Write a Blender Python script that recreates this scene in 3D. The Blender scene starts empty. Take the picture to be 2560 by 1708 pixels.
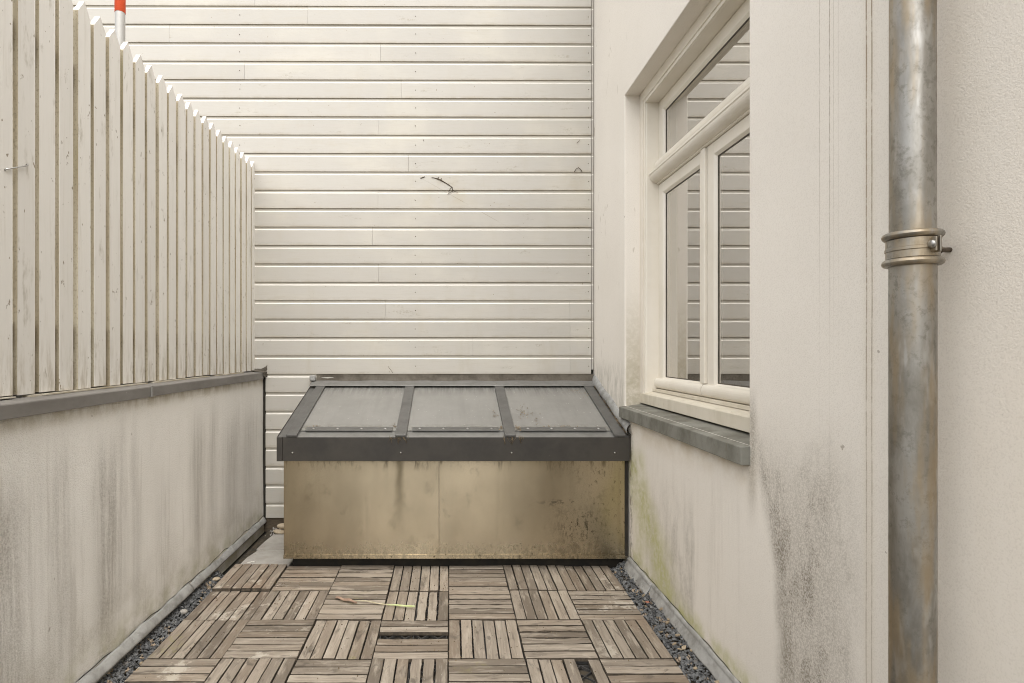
import bpy, math, random
from mathutils import Vector, Matrix
R = math.radians
random.seed(7)
scene = bpy.context.scene
F = 1380.0            # focal length in photo pixels
H = 1.2495            # camera height above the deck plane's zero (all z below are camera-relative, +H)

# ------------------------------------------------------------------ camera
cam = bpy.data.cameras.new('camera')
cam.sensor_width = 36.0
cam.lens = 36.0 * F / 2560.0
cam.shift_x = (1280 - 1124) / 2560.0
cam.shift_y = (875 - 854) / 2560.0
cam.clip_start = 0.02
cam.clip_end = 600
co = bpy.data.objects.new('camera', cam)
co.location = (0, 0, H)
co.rotation_euler = (R(90), 0, 0)
scene.collection.objects.link(co)
scene.camera = co

# ------------------------------------------------------------------ world, sun, exposure
SUN_EL, SUN_AZ = 60.0, 164.0      # azimuth measured clockwise from +Y (the view direction): a veiled sun stands high over the house
w = bpy.data.worlds.new('World')
scene.world = w
w.use_nodes = True
nt = w.node_tree
nt.nodes.clear()
sky = nt.nodes.new('ShaderNodeTexSky')
sky.sky_type = 'NISHITA'
sky.sun_disc = False
sky.sun_elevation = R(SUN_EL)
sky.sun_rotation = R(SUN_AZ)
sky.air_density = 1.0
sky.dust_density = 3.0
sky.ozone_density = 1.0
hs = nt.nodes.new('ShaderNodeHueSaturation')
hs.inputs['Saturation'].default_value = 0.22
bg = nt.nodes.new('ShaderNodeBackground')
bg.inputs['Strength'].default_value = 0.15
wo = nt.nodes.new('ShaderNodeOutputWorld')
nt.links.new(sky.outputs[0], hs.inputs['Color'])
nt.links.new(hs.outputs[0], bg.inputs['Color'])
nt.links.new(bg.outputs[0], wo.inputs['Surface'])

sl = bpy.data.lights.new('sun', 'SUN')
sl.energy = 1.5
sl.angle = R(110)
sl.color = (1.0, 0.945, 0.865)
so = bpy.data.objects.new('sun', sl)
az, el = R(SUN_AZ), R(SUN_EL)
sdir = Vector((math.sin(az) * math.cos(el), math.cos(az) * math.cos(el), math.sin(el)))
so.rotation_euler = sdir.to_track_quat('Z', 'Y').to_euler()
so.location = sdir * 30
scene.collection.objects.link(so)

vs = scene.view_settings
vs.view_transform = 'Standard'
vs.look = 'None'
vs.exposure = 1.2
vs.gamma = 1.0
scene.render.engine = 'CYCLES'
scene.cycles.filter_width = 1.0
scene.cycles.max_bounces = 8
scene.cycles.diffuse_bounces = 5
scene.cycles.glossy_bounces = 4
scene.cycles.transparent_max_bounces = 8

# ------------------------------------------------------------------ material helper
class T:
    def __init__(s, name):
        s.m = bpy.data.materials.new(name)
        s.m.use_nodes = True
        s.t = s.m.node_tree
        s.t.nodes.clear()
        s.o = s.n('ShaderNodeOutputMaterial')
        s._g = s._c = s._i = None
    def n(s, k):
        return s.t.nodes.new(k)
    def put(s, sock, v):
        if v is None:
            return
        if isinstance(v, bpy.types.NodeSocket):
            s.t.links.new(v, sock)
        elif isinstance(v, (int, float)):
            try:
                sock.default_value = v
            except TypeError:
                sock.default_value = (v, v, v)
        else:
            v = tuple(v)
            if len(v) == 3 and sock.type == 'RGBA':
                v = v + (1,)
            sock.default_value = v
    def pos(s):
        if not s._g:
            s._g = s.n('ShaderNodeNewGeometry')
        return s._g.outputs['Position']
    def nrm(s):
        s.pos()
        return s._g.outputs['Normal']
    def obj(s):
        if not s._c:
            s._c = s.n('ShaderNodeTexCoord')
        return s._c.outputs['Object']
    def rand(s):
        if not s._i:
            s._i = s.n('ShaderNodeObjectInfo')
        return s._i.outputs['Random']
    def sep(s, v):
        k = s.n('ShaderNodeSeparateXYZ')
        s.put(k.inputs[0], v)
        return k.outputs
    def comb(s, x, y, z):
        k = s.n('ShaderNodeCombineXYZ')
        for i, v in enumerate((x, y, z)):
            s.put(k.inputs[i], v)
        return k.outputs[0]
    def vm(s, op, a, b):
        k = s.n('ShaderNodeVectorMath')
        k.operation = op
        s.put(k.inputs[0], a)
        s.put(k.inputs[1], b)
        return k.outputs[0]
    def sc(s, v, xyz):
        return s.vm('MULTIPLY', v, xyz)
    def ma(s, op, a, b=None, clamp=False):
        k = s.n('ShaderNodeMath')
        k.operation = op
        k.use_clamp = clamp
        s.put(k.inputs[0], a)
        s.put(k.inputs[1], b)
        return k.outputs[0]
    def add(s, a, b): return s.ma('ADD', a, b)
    def sub(s, a, b): return s.ma('SUBTRACT', a, b)
    def mul(s, a, b): return s.ma('MULTIPLY', a, b)
    def mx(s, a, b): return s.ma('MAXIMUM', a, b)
    def ss(s, v, lo, hi, a=0.0, b=1.0):
        k = s.n('ShaderNodeMapRange')
        k.interpolation_type = 'SMOOTHSTEP'
        s.put(k.inputs[0], v)
        s.put(k.inputs[1], lo)
        s.put(k.inputs[2], hi)
        s.put(k.inputs[3], a)
        s.put(k.inputs[4], b)
        return k.outputs[0]
    def bell(s, v, c, w):                 # 1 at c, 0 at c +- w
        d = s.ma('ABSOLUTE', s.sub(v, c))
        return s.ss(d, 0.0, w, 1.0, 0.0)
    def noise(s, v, scale, detail=3.0, rough=0.55, dist=0.0):
        k = s.n('ShaderNodeTexNoise')
        s.put(k.inputs['Vector'], v)
        s.put(k.inputs['Scale'], scale)
        s.put(k.inputs['Detail'], detail)
        s.put(k.inputs['Roughness'], rough)
        s.put(k.inputs['Distortion'], dist)
        return k.outputs[0]
    def voro(s, v, scale, out=0):
        k = s.n('ShaderNodeTexVoronoi')
        s.put(k.inputs['Vector'], v)
        s.put(k.inputs['Scale'], scale)
        return k.outputs[out]
    def mix(s, f, a, b, blend='MIX'):
        k = s.n('ShaderNodeMix')
        k.data_type = 'RGBA'
        k.blend_type = blend
        s.put(k.inputs[0], f)
        s.put(k.inputs[6], a)
        s.put(k.inputs[7], b)
        return k.outputs[2]
    def fmix(s, f, a, b):
        k = s.n('ShaderNodeMix')
        s.put(k.inputs[0], f)
        s.put(k.inputs[2], a)
        s.put(k.inputs[3], b)
        return k.outputs[0]
    def bump(s, h, strength=0.3, dist=0.002, nrm=None):
        k = s.n('ShaderNodeBump')
        s.put(k.inputs['Height'], h)
        k.inputs['Strength'].default_value = strength
        k.inputs['Distance'].default_value = dist
        if nrm is not None:
            s.put(k.inputs['Normal'], nrm)
        return k.outputs[0]
    def bsdf(s, base, rough=0.6, metal=0.0, nrm=None, spec=0.5, **kw):
        k = s.n('ShaderNodeBsdfPrincipled')
        s.put(k.inputs['Base Color'], base)
        s.put(k.inputs['Roughness'], rough)
        s.put(k.inputs['Metallic'], metal)
        s.put(k.inputs['Specular IOR Level'], spec)
        if nrm is not None:
            s.put(k.inputs['Normal'], nrm)
        for a, b in kw.items():
            s.put(k.inputs[a], b)
        return k.outputs[0]
    def done(s, sh):
        s.t.links.new(sh, s.o.inputs['Surface'])
        return s.m

MAT = {}

def mat_boards():
    t = T('board_paint')
    p = t.pos()
    off = t.comb(t.mul(t.rand(), 13.0), 0, t.mul(t.rand(), 7.0))
    q = t.vm('ADD', p, off)
    x, y, z = t.sep(p)
    base = t.mix(t.rand(), (0.428, 0.408, 0.368), (0.470, 0.449, 0.406))
    big = t.noise(t.sc(p, (1.0, 1.0, 1.3)), 1.6, 4)
    base = t.mix(t.ss(big, 0.45, 0.75, 0, 0.40), base, (0.60, 0.565, 0.47))
    # grime: soft vertical smudges, denser towards the lower boards
    sm = t.noise(t.sc(p, (9.0, 9.0, 2.2)), 1.0, 5, 0.65)
    low = t.ss(z, 0.6 + H, -1.0 + H, 0.25, 1.0)
    base = t.mix(t.mul(t.ss(sm, 0.50, 0.75, 0, 0.62), low), base, (0.40, 0.355, 0.27))
    bl = t.noise(t.sc(q, (2.2, 2, 11.0)), 1.3, 5, 0.7)
    base = t.mix(t.ss(bl, 0.56, 0.78, 0, 0.38), base, (0.42, 0.375, 0.29))
    # grime held in the rebate above each board and on the lip edges (a band with the board's pitch)
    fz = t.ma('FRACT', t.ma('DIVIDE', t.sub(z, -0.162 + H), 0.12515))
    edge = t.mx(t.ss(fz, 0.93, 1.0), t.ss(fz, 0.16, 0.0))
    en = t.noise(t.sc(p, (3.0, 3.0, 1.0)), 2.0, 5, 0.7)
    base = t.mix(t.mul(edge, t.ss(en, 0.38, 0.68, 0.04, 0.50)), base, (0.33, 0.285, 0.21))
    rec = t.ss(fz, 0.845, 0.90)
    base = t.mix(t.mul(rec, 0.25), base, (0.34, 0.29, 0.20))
    ch = t.mul(t.ss(fz, 0.800, 0.815), t.ss(fz, 0.865, 0.85))  # pale line painted along the chamfer for its catch of sky light
    base = t.mix(t.mul(ch, 0.85), base, (0.82, 0.80, 0.74))
    # the stain below the tendril and at the right end
    st = t.mul(t.bell(x, -0.02, 0.32), t.bell(z, 1.06 + H, 0.22))
    st2 = t.mul(t.bell(x, 0.86, 0.14), t.bell(z, 1.22 + H, 0.18))
    base = t.mix(t.mul(t.mx(st, st2), t.ss(t.noise(p, 9, 4), 0.35, 0.7, 0.0, 0.6)), base, (0.42, 0.37, 0.27))
    fine = t.noise(t.sc(q, (8, 8, 160)), 1.0, 4, 0.6)
    base = t.mix(t.ss(fine, 0.45, 0.8, 0, 0.30), base, (0.40, 0.36, 0.29))
    rub = t.mul(t.ss(t.noise(t.sc(q, (3.5, 3.5, 14.0)), 1.0, 6, 0.75), 0.60, 0.70), t.ss(t.noise(p, 70, 3, .7), .4, .6))
    base = t.mix(t.mul(rub, 0.55), base, (0.27, 0.235, 0.17))
    scr = t.ma('ABSOLUTE', t.sub(t.add(z, t.mul(x, .56)), 1.06 + H))
    scm = t.mul(t.mul(t.ss(scr, .0032, .0012), t.bell(x, .12, .50)), t.ss(t.noise(p, 7, 3), .42, .56))
    base = t.mix(t.mul(scm, .5), base, (0.24, 0.20, 0.14))
    sp = t.noise(q, 55, 2, 0.5)
    base = t.mix(t.ss(sp, 0.745, 0.79, 0, 0.75), base, (0.20, 0.16, 0.10))
    h = t.add(t.mul(fine, 0.6), t.noise(q, 90, 3))
    return t.done(t.bsdf(base, 0.55, 0, t.bump(h, 0.25, 0.0012), 0.35))

def mat_picket(edge=False):
    t = T('picket_edge' if edge else 'picket_paint')
    o = t.obj()
    off = t.comb(t.mul(t.rand(), 31.0), t.mul(t.rand(), 17.0), t.mul(t.rand(), 23.0))
    q = t.vm('ADD', o, off)
    fine = t.noise(t.sc(q, (60, 60, 3)), 1.0, 4, 0.65)
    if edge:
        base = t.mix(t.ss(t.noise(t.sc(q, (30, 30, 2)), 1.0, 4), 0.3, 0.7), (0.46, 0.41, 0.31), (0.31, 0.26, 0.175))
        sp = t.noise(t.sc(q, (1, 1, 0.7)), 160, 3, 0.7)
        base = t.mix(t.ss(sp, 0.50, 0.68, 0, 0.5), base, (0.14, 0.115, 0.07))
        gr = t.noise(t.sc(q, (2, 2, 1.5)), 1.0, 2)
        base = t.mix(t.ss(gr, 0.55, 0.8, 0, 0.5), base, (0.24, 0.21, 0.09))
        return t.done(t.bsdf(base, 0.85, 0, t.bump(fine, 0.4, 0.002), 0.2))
    base = t.mix(t.rand(), (0.65, 0.625, 0.58), (0.72, 0.695, 0.648))
    base = t.mix(t.ss(fine, 0.52, 0.80, 0, 0.42), base, (0.47, 0.43, 0.35))
    sm = t.noise(t.sc(q, (14, 14, 4.0)), 1.0, 5, 0.7)
    base = t.mix(t.ss(sm, 0.57, 0.72, 0, 0.7), base, (0.36, 0.325, 0.26))
    sp = t.noise(t.sc(q, (1.4, 1.4, 0.8)), 36, 3, 0.6)
    base = t.mix(t.ss(sp, 0.675, 0.72, 0, 0.85), base, (0.20, 0.16, 0.105))
    scf = t.mul(t.ss(t.noise(t.sc(q, (30, 30, 9)), 1.0, 6, .8), .60, .68), t.ss(t.noise(t.sc(q, (2, 2, 1.5)), 1.0, 2), .48, .62))
    base = t.mix(t.mul(scf, .7), base, (0.30, 0.26, 0.195))
    # worn, rotting feet
    z = t.sep(t.pos())[2]
    ft = t.mul(t.ss(z, 0.10 + H, -0.13 + H), t.ss(t.noise(t.sc(q, (40, 40, 7)), 1.0, 4, 0.7), 0.42, 0.70))
    base = t.mix(t.mul(ft, 0.55), base, (0.30, 0.245, 0.16))
    return t.done(t.bsdf(base, 0.6, 0, t.bump(t.add(fine, t.noise(t.sc(q, (10, 10, 2)), 8)), 0.25, 0.0015), 0.3))

def stucco_bump(t, p, amp=0.55):
    g = t.noise(p, 260, 3, 0.6)
    g2 = t.noise(t.sc(p, (1, 1, 0.8)), 75, 3, 0.6, 0.6)
    und = t.noise(p, 5, 3)
    h = t.add(t.add(t.mul(g, 1.0), t.mul(g2, 0.22)), t.mul(und, 2.0))
    return t.bump(h, amp, 0.004), g

def mat_parapet():
    t = T('render_parapet')
    p = t.pos()
    x, y, z = t.sep(p)
    nb, g2 = stucco_bump(t, p, 0.85)
    base = t.mix(t.ss(t.noise(p, 2.2, 4), 0.35, 0.7), (0.85, 0.825, 0.775), (0.80, 0.775, 0.725))
    wob = t.mul(t.sub(t.noise(t.sc(p, (1, 1, 1)), 3.0, 3), 0.5), 0.10)
    yy = t.add(y, wob)
    rag = t.noise(t.sc(p, (1, 42, 2.2)), 1.0, 6, 0.7)
    tot = None
    #   centre, half width, strength, top z, bottom z
    for c, wd, s_, zt, zb in ((1.57, .10, .95, -.33, -1.10), (1.80, .075, .55, -.26, -1.05), (1.70, .04, .3, -.25, -.9),
                              (2.05, .085, 1.0, -.30, -1.10), (2.13, .05, .55, -.22, -1.0), (2.23, .035, .45, -.25, -1.1),
                              (2.45, .10, .35, -.50, -1.10), (2.78, .09, .80, -.30, -1.05), (2.95, .07, .55, -.24, -1.05),
                              (3.20, .12, .60, -.35, -1.10), (3.50, .10, .35, -.28, -1.0)):
        k = t.mul(t.bell(yy, c, wd * 1.5), t.mul(t.ss(z, zt + H + .06, zt + H - .22), s_))
        k = t.mul(k, t.ss(z, zb + H - .05, zb + H + .20, 0.35, 1.0))
        tot = k if tot is None else t.mx(tot, k)
    tot = t.mul(tot, t.ss(rag, 0.30, 0.60, 0.25, 1.0))
    speck = t.ss(t.noise(p, 150, 4, 0.75), 0.36, 0.64, 0.45, 1.0)
    base = t.mix(t.mul(t.mul(tot, speck), 0.80), base, (0.25, 0.222, 0.18))
    # general light streaks and rising damp near the roof
    s2 = t.noise(t.sc(p, (1, 34, 1.6)), 1.0, 5, 0.65)
    base = t.mix(t.mul(t.ss(s2, 0.52, 0.70, 0, 0.30), t.ss(z, -.2 + H, -.5 + H)), base, (0.40, 0.36, 0.30))
    dm = t.mul(t.ss(z, -.82 + H, -1.12 + H), t.ss(t.noise(p, 7, 5, 0.65), 0.34, 0.68))
    base = t.mix(t.mul(t.mul(dm, speck), 0.62), base, (0.31, 0.275, 0.19))
    al = t.mul(t.ss(z, -1.00 + H, -1.13 + H), t.ss(t.noise(p, 11, 4), 0.35, 0.65))
    base = t.mix(t.mul(al, 0.45), base, (0.42, 0.41, 0.24))
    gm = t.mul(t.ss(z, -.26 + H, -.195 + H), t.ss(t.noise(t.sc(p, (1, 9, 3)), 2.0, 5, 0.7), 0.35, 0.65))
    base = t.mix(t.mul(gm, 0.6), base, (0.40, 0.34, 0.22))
    pt = t.noise(p, 42, 2, 0.5)
    base = t.mix(t.ss(pt, 0.76, 0.80, 0, 0.6), base, (0.22, 0.18, 0.12))
    base = t.mix(t.ss(g2, 0.52, 0.34, 0, 0.16), base, (0.40, 0.35, 0.28))
    return t.done(t.bsdf(base, 0.9, 0, nb, 0.2))

def mat_house():
    t = T('render_house')
    p = t.pos()
    x, y, z = t.sep(p)
    nb, g2 = stucco_bump(t, p, 0.28)
    base = t.mix(t.ss(t.noise(p, 1.7, 4), 0.35, 0.7), (0.80, 0.755, 0.685), (0.765, 0.72, 0.65))
    # warm reflected light painted onto the nearest bay beside the pipe
    wt = t.mul(t.ss(y, 1.12, 1.03), t.ss(t.noise(t.sc(p, (1, 2, .5)), 2.0, 3), 0.3, 0.7, 0.5, 1.0))
    base = t.mix(t.mul(wt, 0.22), base, (0.60, 0.47, 0.30))
    speck = t.ss(t.noise(p, 190, 4, 0.75), 0.36, 0.64, 0.35, 1.0)
    # mould patch below the sill's near end
    zz = t.sub(z, H)
    el = t.mx(t.sub(1.769, t.mul(t.sub(-0.391, zz), 0.37)), 1.665)
    wob = t.mul(t.sub(t.noise(t.sc(p, (1, 1, .5)), 8, 4, .6), .5), 0.09)
    yw = t.add(y, wob)
    m = t.mul(t.ss(t.sub(yw, el), 0.030, -0.045), t.ss(yw, 1.27, 1.46))
    m = t.mul(m, t.ss(t.add(zz, t.mul(wob, 1.5)), -.14, -.42))
    dens = t.ss(t.noise(t.sc(p, (1, 4.0, 1.6)), 2.6, 6, 0.72), 0.32, 0.62, 0.25, 1.0)
    dens = t.mul(t.mx(dens, .58), t.ss(zz, -.30, -.62, 0.66, 1.0))
    base = t.mix(t.mul(t.mul(m, t.mul(dens, speck)), 0.95), base, (0.175, 0.148, 0.108))
    m3 = t.mul(t.mul(t.ss(yw, 2.21, 2.25), t.ss(yw, 2.95, 2.45)), t.ss(zz, -.50, -.85))
    base = t.mix(t.mul(t.mul(m3, speck), t.ss(t.noise(t.sc(p, (1, 7, 2.5)), 1.3, 6, .7), .34, .62, .12, .70)), base, (0.27, 0.245, 0.205))
    m2 = t.mul(t.bell(y, 1.80, .045), t.mul(t.ss(zz, -.10, -.24), t.ss(zz, -.62, -.36)))
    base = t.mix(t.mul(t.mul(m2, speck), 0.7), base, (0.20, 0.17, 0.12))
    # faint runs below the sill
    rn = t.noise(t.sc(p, (1, 22, 1.1)), 1.0, 5, 0.65)
    rm = t.mul(t.ss(zz, -.42, -.60), t.ss(y, 1.70, 1.9))
    base = t.mix(t.mul(t.mul(rm, t.ss(rn, 0.48, 0.74)), t.mul(speck, 0.30)), base, (0.33, 0.285, 0.225))
    ug = t.mul(t.mul(t.ss(zz, -.52, -.38), t.ss(zz, -.32, -.37)), t.ss(t.noise(p, 6, 4), .35, .65))
    base = t.mix(t.mul(t.mul(ug, t.ss(y, 1.75, 1.85)), 0.55), base, (0.50, 0.405, 0.26))
    # algae near the skylight and along the foot
    q = t.add(y, t.mul(t.add(zz, 1.12), -1.05))
    al = t.mul(t.bell(t.sub(q, t.mul(t.noise(p, 4, 3), .22)), 2.36, .34), t.ss(zz, -.42, -.66))
    al = t.mx(al, t.mul(t.ss(zz, -1.03, -1.12), t.ss(t.noise(p, 7, 4), .35, .6)))
    al = t.mx(al, t.mul(t.mul(t.bell(y, 2.86, .13), t.ss(zz, -.45, -.62)), .8))
    base = t.mix(t.mul(al, t.mul(t.ss(t.noise(p, 30, 4, .7), .3, .62, .5, .95), t.ss(t.noise(p, 6, 4, .65), .30, .55, .35, 1.0))), base, (0.47, 0.46, 0.225))
    dk = t.mul(t.bell(y, 3.0, .05), t.mul(t.ss(zz, -.38, -.42), t.ss(t.noise(t.sc(p, (1, 1, .4)), 40, 4, .7), .45, .6)))
    base = t.mix(t.mul(dk, .7), base, (0.12, 0.09, 0.06))
    # lower grime of the far bay, above the skylight
    fb = t.mul(t.mul(t.ss(y, 3.05, 3.15), t.ss(zz, -.02, -.20)), t.ss(t.noise(t.sc(p, (1, 8, 2)), 3, 4, .7), .35, .65))
    base = t.mix(t.mul(fb, .55), base, (0.40, 0.38, 0.32))
    # thin rust-brown drip lines running the height of the wall
    dw = t.mul(t.sub(t.noise(t.sc(p, (0, 0, 1)), 2.5, 2), .5), .006)
    yd = t.add(y, dw)
    brk = t.ss(t.noise(t.sc(p, (1, 1, 6)), 5, 4, .7), .28, .58, .25, 1.0)
    for c, wd, s_ in ((1.306, .0035, .75), (1.289, .003, .8), (1.4325, .003, .5), (1.471, .0025, .35), (1.418, .002, .25), (1.40, .002, .15)):
        up = t.ss(zz, -.9, .9, .45, 1.0) if c < 1.35 else t.ss(zz, -.1, .7, .10, 1.0)
        base = t.mix(t.mul(t.mul(t.bell(yd, c, wd), up), t.mul(brk, min(1, s_ * 1.25))), base, (0.20, 0.135, 0.065))
    halo = t.mul(t.bell(y, 1.2975, .03), .16)
    base = t.mix(halo, base, (0.52, 0.43, 0.27))
    # reveal soil (window jamb foot)
    rv = t.mul(t.mul(t.ss(x, .99, 1.0), t.ss(y, 2.9, 3.0)), t.mul(t.ss(zz, .55, -.28), t.ss(t.noise(p, 28, 5, .7), .25, .6, .45, 1)))
    base = t.mix(t.mul(rv, .62), base, (0.30, 0.26, 0.15))
    sc1 = t.noise(t.sc(p, (1, 1, .25)), 16, 2, .4, 1.5)
    base = t.mix(t.mul(t.ss(sc1, .70, .74, 0, .5), t.ss(y, 2.9, 3.1)), base, (0.42, 0.37, 0.29))
    pt = t.noise(p, 38, 2, 0.5)
    base = t.mix(t.ss(pt, 0.775, 0.81, 0, 0.55), base, (0.22, 0.17, 0.11))
    base = t.mix(t.ss(g2, 0.52, 0.34, 0, 0.16), base, (0.40, 0.35, 0.28))
    return t.done(t.bsdf(base, 0.9, 0, nb, 0.2))

def mat_simple(name, a, b, scale, rough=0.6, metal=0.0, bs=0.2, spots=None, stretch=(1, 1, 1), spec=0.4, bd=0.002, lo=.35, hi=.7):
    t = T(name)
    p = t.pos()
    q = t.vm('ADD', p, t.comb(t.mul(t.rand(), 9.0), t.mul(t.rand(), 5.0), t.mul(t.rand(), 7.0)))
    f = t.noise(t.sc(q, stretch), scale, 5, 0.65)
    base = t.mix(t.ss(f, lo, hi), a, b)
    if spots:
        col, sc_, th, am = spots
        base = t.mix(t.ss(t.noise(q, sc_, 3, .6), th, th + .07, 0, am), base, col)
    return t.done(t.bsdf(base, t.ss(f, 0.3, 0.75, rough - .07, rough + .07), metal, t.bump(t.noise(q, scale * 7, 4, .6), bs, bd), spec))

def mat_front_panel():
    t = T('front_panel_metal')
    p = t.pos()
    x, y, z = t.sep(p)
    zz = t.sub(z, H)
    cl = t.noise(t.sc(p, (1, 1, .6)), 2.6, 4, .6)
    base = t.mix(t.ss(cl, .32, .68), (0.53, 0.450, 0.320), (0.405, 0.342, 0.240))
    vs_ = t.noise(t.sc(p, (18, 18, 1.2)), 1.0, 5, .6)
    base = t.mix(t.ss(vs_, .5, .75, 0, .38), base, (0.33, 0.28, 0.19))
    dr = t.mul(t.bell(t.add(x, t.mul(t.sub(t.noise(p, 14, 3), .5), .03)), -.275, .035), t.ss(zz, -1.05, -.62))
    base = t.mix(t.mul(dr, .75), base, (0.13, 0.105, 0.06))
    gr = t.noise(t.sc(p, (1, 1, .55)), 70, 4, .75)
    lowm = t.mx(t.ss(zz, -.98, -1.14), t.mul(t.ss(x, .45, .85), .8))
    patch = t.ss(t.noise(p, 6, 4, .6), .36, .58)
    base = t.mix(t.mul(t.ss(gr, .56, .68), t.mul(t.mul(lowm, patch), .85)), base, (0.085, 0.07, 0.045))
    topm = t.mul(t.ss(zz, -.68, -.61), t.ss(t.noise(t.sc(p, (30, 1, 6)), 1.0, 4, .7), .5, .68))
    base = t.mix(t.mul(topm, .7), base, (0.10, 0.08, 0.045))
    spl = t.mul(t.ss(zz, -1.02, -1.15), t.ss(t.noise(t.sc(p, (1, 1, .7)), 38, 5, .75), .44, .62))
    base = t.mix(t.mul(spl, .55), base, (0.12, 0.10, 0.065))
    sm2 = t.ss(t.noise(t.sc(p, (1, 1, .8)), 9, 5, .75), .56, .70)
    base = t.mix(t.mul(sm2, .35), base, (0.20, 0.17, 0.11))
    dk = t.mul(t.mul(t.bell(x, .72, .20), t.bell(zz, -.98, .17)), t.ss(t.noise(t.sc(p, (1, 1, .6)), 48, 4, .75), .50, .62))
    base = t.mix(t.mul(dk, .85), base, (0.06, 0.05, 0.032))
    dk2 = t.mul(t.mul(t.bell(x, .62, .22), t.bell(zz, -.84, .030)), t.ss(t.noise(t.sc(p, (.5, 1, 1)), 40, 4, .75), .50, .60))
    base = t.mix(t.mul(dk2, .7), base, (0.08, 0.07, 0.05))
    ru = t.noise(t.sc(p, (1, 1, .8)), 26, 3, .6)
    base = t.mix(t.ss(ru, .735, .78, 0, .8), base, (0.10, 0.065, 0.03))
    fl = t.noise(t.sc(p, (1.6, 1, .35)), 58, 2, .5)
    base = t.mix(t.ss(fl, .755, .79, 0, .8), base, (0.06, 0.05, 0.03))
    soil = t.add(t.mul(vs_, .06), t.mul(spl, .06))
    bmp = t.bump(t.noise(p, 2.3, 2), .10, .03)
    tg = t.n('ShaderNodeTangent')
    tg.direction_type = 'RADIAL'
    tg.axis = 'Z'
    return t.done(t.bsdf(base, t.add(.23, soil), 0.96, bmp, .4, Anisotropic=.92, **{'Anisotropic Rotation': .25, 'Tangent': tg.outputs[0]}))

def mat_pipe():
    t = T('zinc_pipe')
    p = t.pos()
    x, y, z = t.sep(p)
    f = t.noise(t.sc(p, (1, 1, .35)), 16, 5, .65, .4)
    base = t.mix(t.ss(f, .35, .66), (0.36, 0.345, 0.315), (0.235, 0.22, 0.19))
    f2 = t.noise(t.sc(p, (1, 1, .8)), 60, 4, .7)
    base = t.mix(t.ss(f2, .50, .68, 0, .55), base, (0.165, 0.155, 0.125))
    f3 = t.noise(t.sc(p, (1, 1, .25)), 34, 3, .6)
    base = t.mix(t.ss(f3, .57, .72, 0, .55), base, (0.50, 0.49, 0.465))
    ws = t.noise(t.sc(p, (1, 1, .12)), 22, 3, .6)
    base = t.mix(t.ss(ws, .42, .62, 0, .65), base, (0.36, 0.275, 0.165))
    drip = t.noise(t.sc(p, (55, 55, .8)), 1.0, 3, .5)
    base = t.mix(t.ss(drip, .70, .76, 0, .25), base, (0.17, 0.13, 0.07))
    return t.done(t.bsdf(base, t.ss(f2, .3, .7, .34, .52), .75, t.bump(t.add(t.mul(f2, .3), t.mul(f, 2)), .08, .0015), .4))

def mat_slat():
    t = T('weathered_slat')
    o = t.obj()
    r = t.rand()
    q = t.vm('ADD', o, t.comb(t.mul(r, 41.0), t.mul(r, 29.0), t.mul(r, 11.0)))
    base = t.mix(r, (0.150, 0.125, 0.098), (0.365, 0.316, 0.256))
    r2 = t.ma('FRACT', t.mul(r, 7.31))
    base = t.mix(t.ss(r2, .55, .95, 0, .5), base, (0.215, 0.165, 0.118))
    gr = t.noise(t.sc(q, (5, 70, 40)), 1.0, 5, .7, .8)
    base = t.mix(t.ss(gr, .40, .72, 0, .62), base, (0.15, 0.122, 0.092))
    lg = t.noise(t.sc(q, (6, 34, 10)), 1.0, 4, .65)
    base = t.mix(t.ss(lg, .48, .70, 0, .60), base, (0.43, 0.380, 0.310))
    st = t.noise(t.sc(q, (9, 22, 10)), 1.0, 4, .6, .7)
    base = t.mix(t.ss(st, .55, .70, 0, .75), base, (0.105, 0.088, 0.07))
    wp = t.noise(t.vm('ADD', t.pos(), (3.1, 0.4, 0)), 5.5, 5, .72)
    x, y, z = t.sep(t.pos())
    side = t.ss(t.ma('ABSOLUTE', x), .35, .95, .15, 1.0)
    base = t.mix(t.mul(t.ss(wp, .58, .66, 0, .75), side), base, (0.52, 0.475, 0.40))
    br = t.noise(t.pos(), 2.2, 3)
    base = t.mix(t.mul(t.ss(br, .48, .70, 0, .5), side), base, (0.24, 0.165, 0.11))
    cr = t.noise(t.sc(q, (3, 95, 30)), 1.0, 3, .5)
    base = t.mix(t.ss(cr, .70, .77, 0, .7), base, (0.07, 0.055, 0.04))
    sp = t.noise(t.pos(), 130, 2, .6)
    base = t.mix(t.ss(sp, .70, .76, 0, .7), base, (0.09, 0.07, 0.05))
    sp2 = t.noise(t.vm('ADD', t.pos(), (7, 3, 1)), 110, 2, .6)
    base = t.mix(t.ss(sp2, .735, .78, 0, .7), base, (0.72, 0.69, 0.62))
    ms = t.mul(t.ss(t.noise(t.pos(), 3.7, 3), .60, .72), t.ss(t.noise(t.pos(), 45, 3), .45, .65))
    base = t.mix(t.mul(ms, .4), base, (0.26, 0.25, 0.09))
    h = t.add(t.mul(gr, 1.0), t.mul(cr, -1.2))
    return t.done(t.bsdf(base, .88, 0, t.bump(h, .6, .002), .25))

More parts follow.
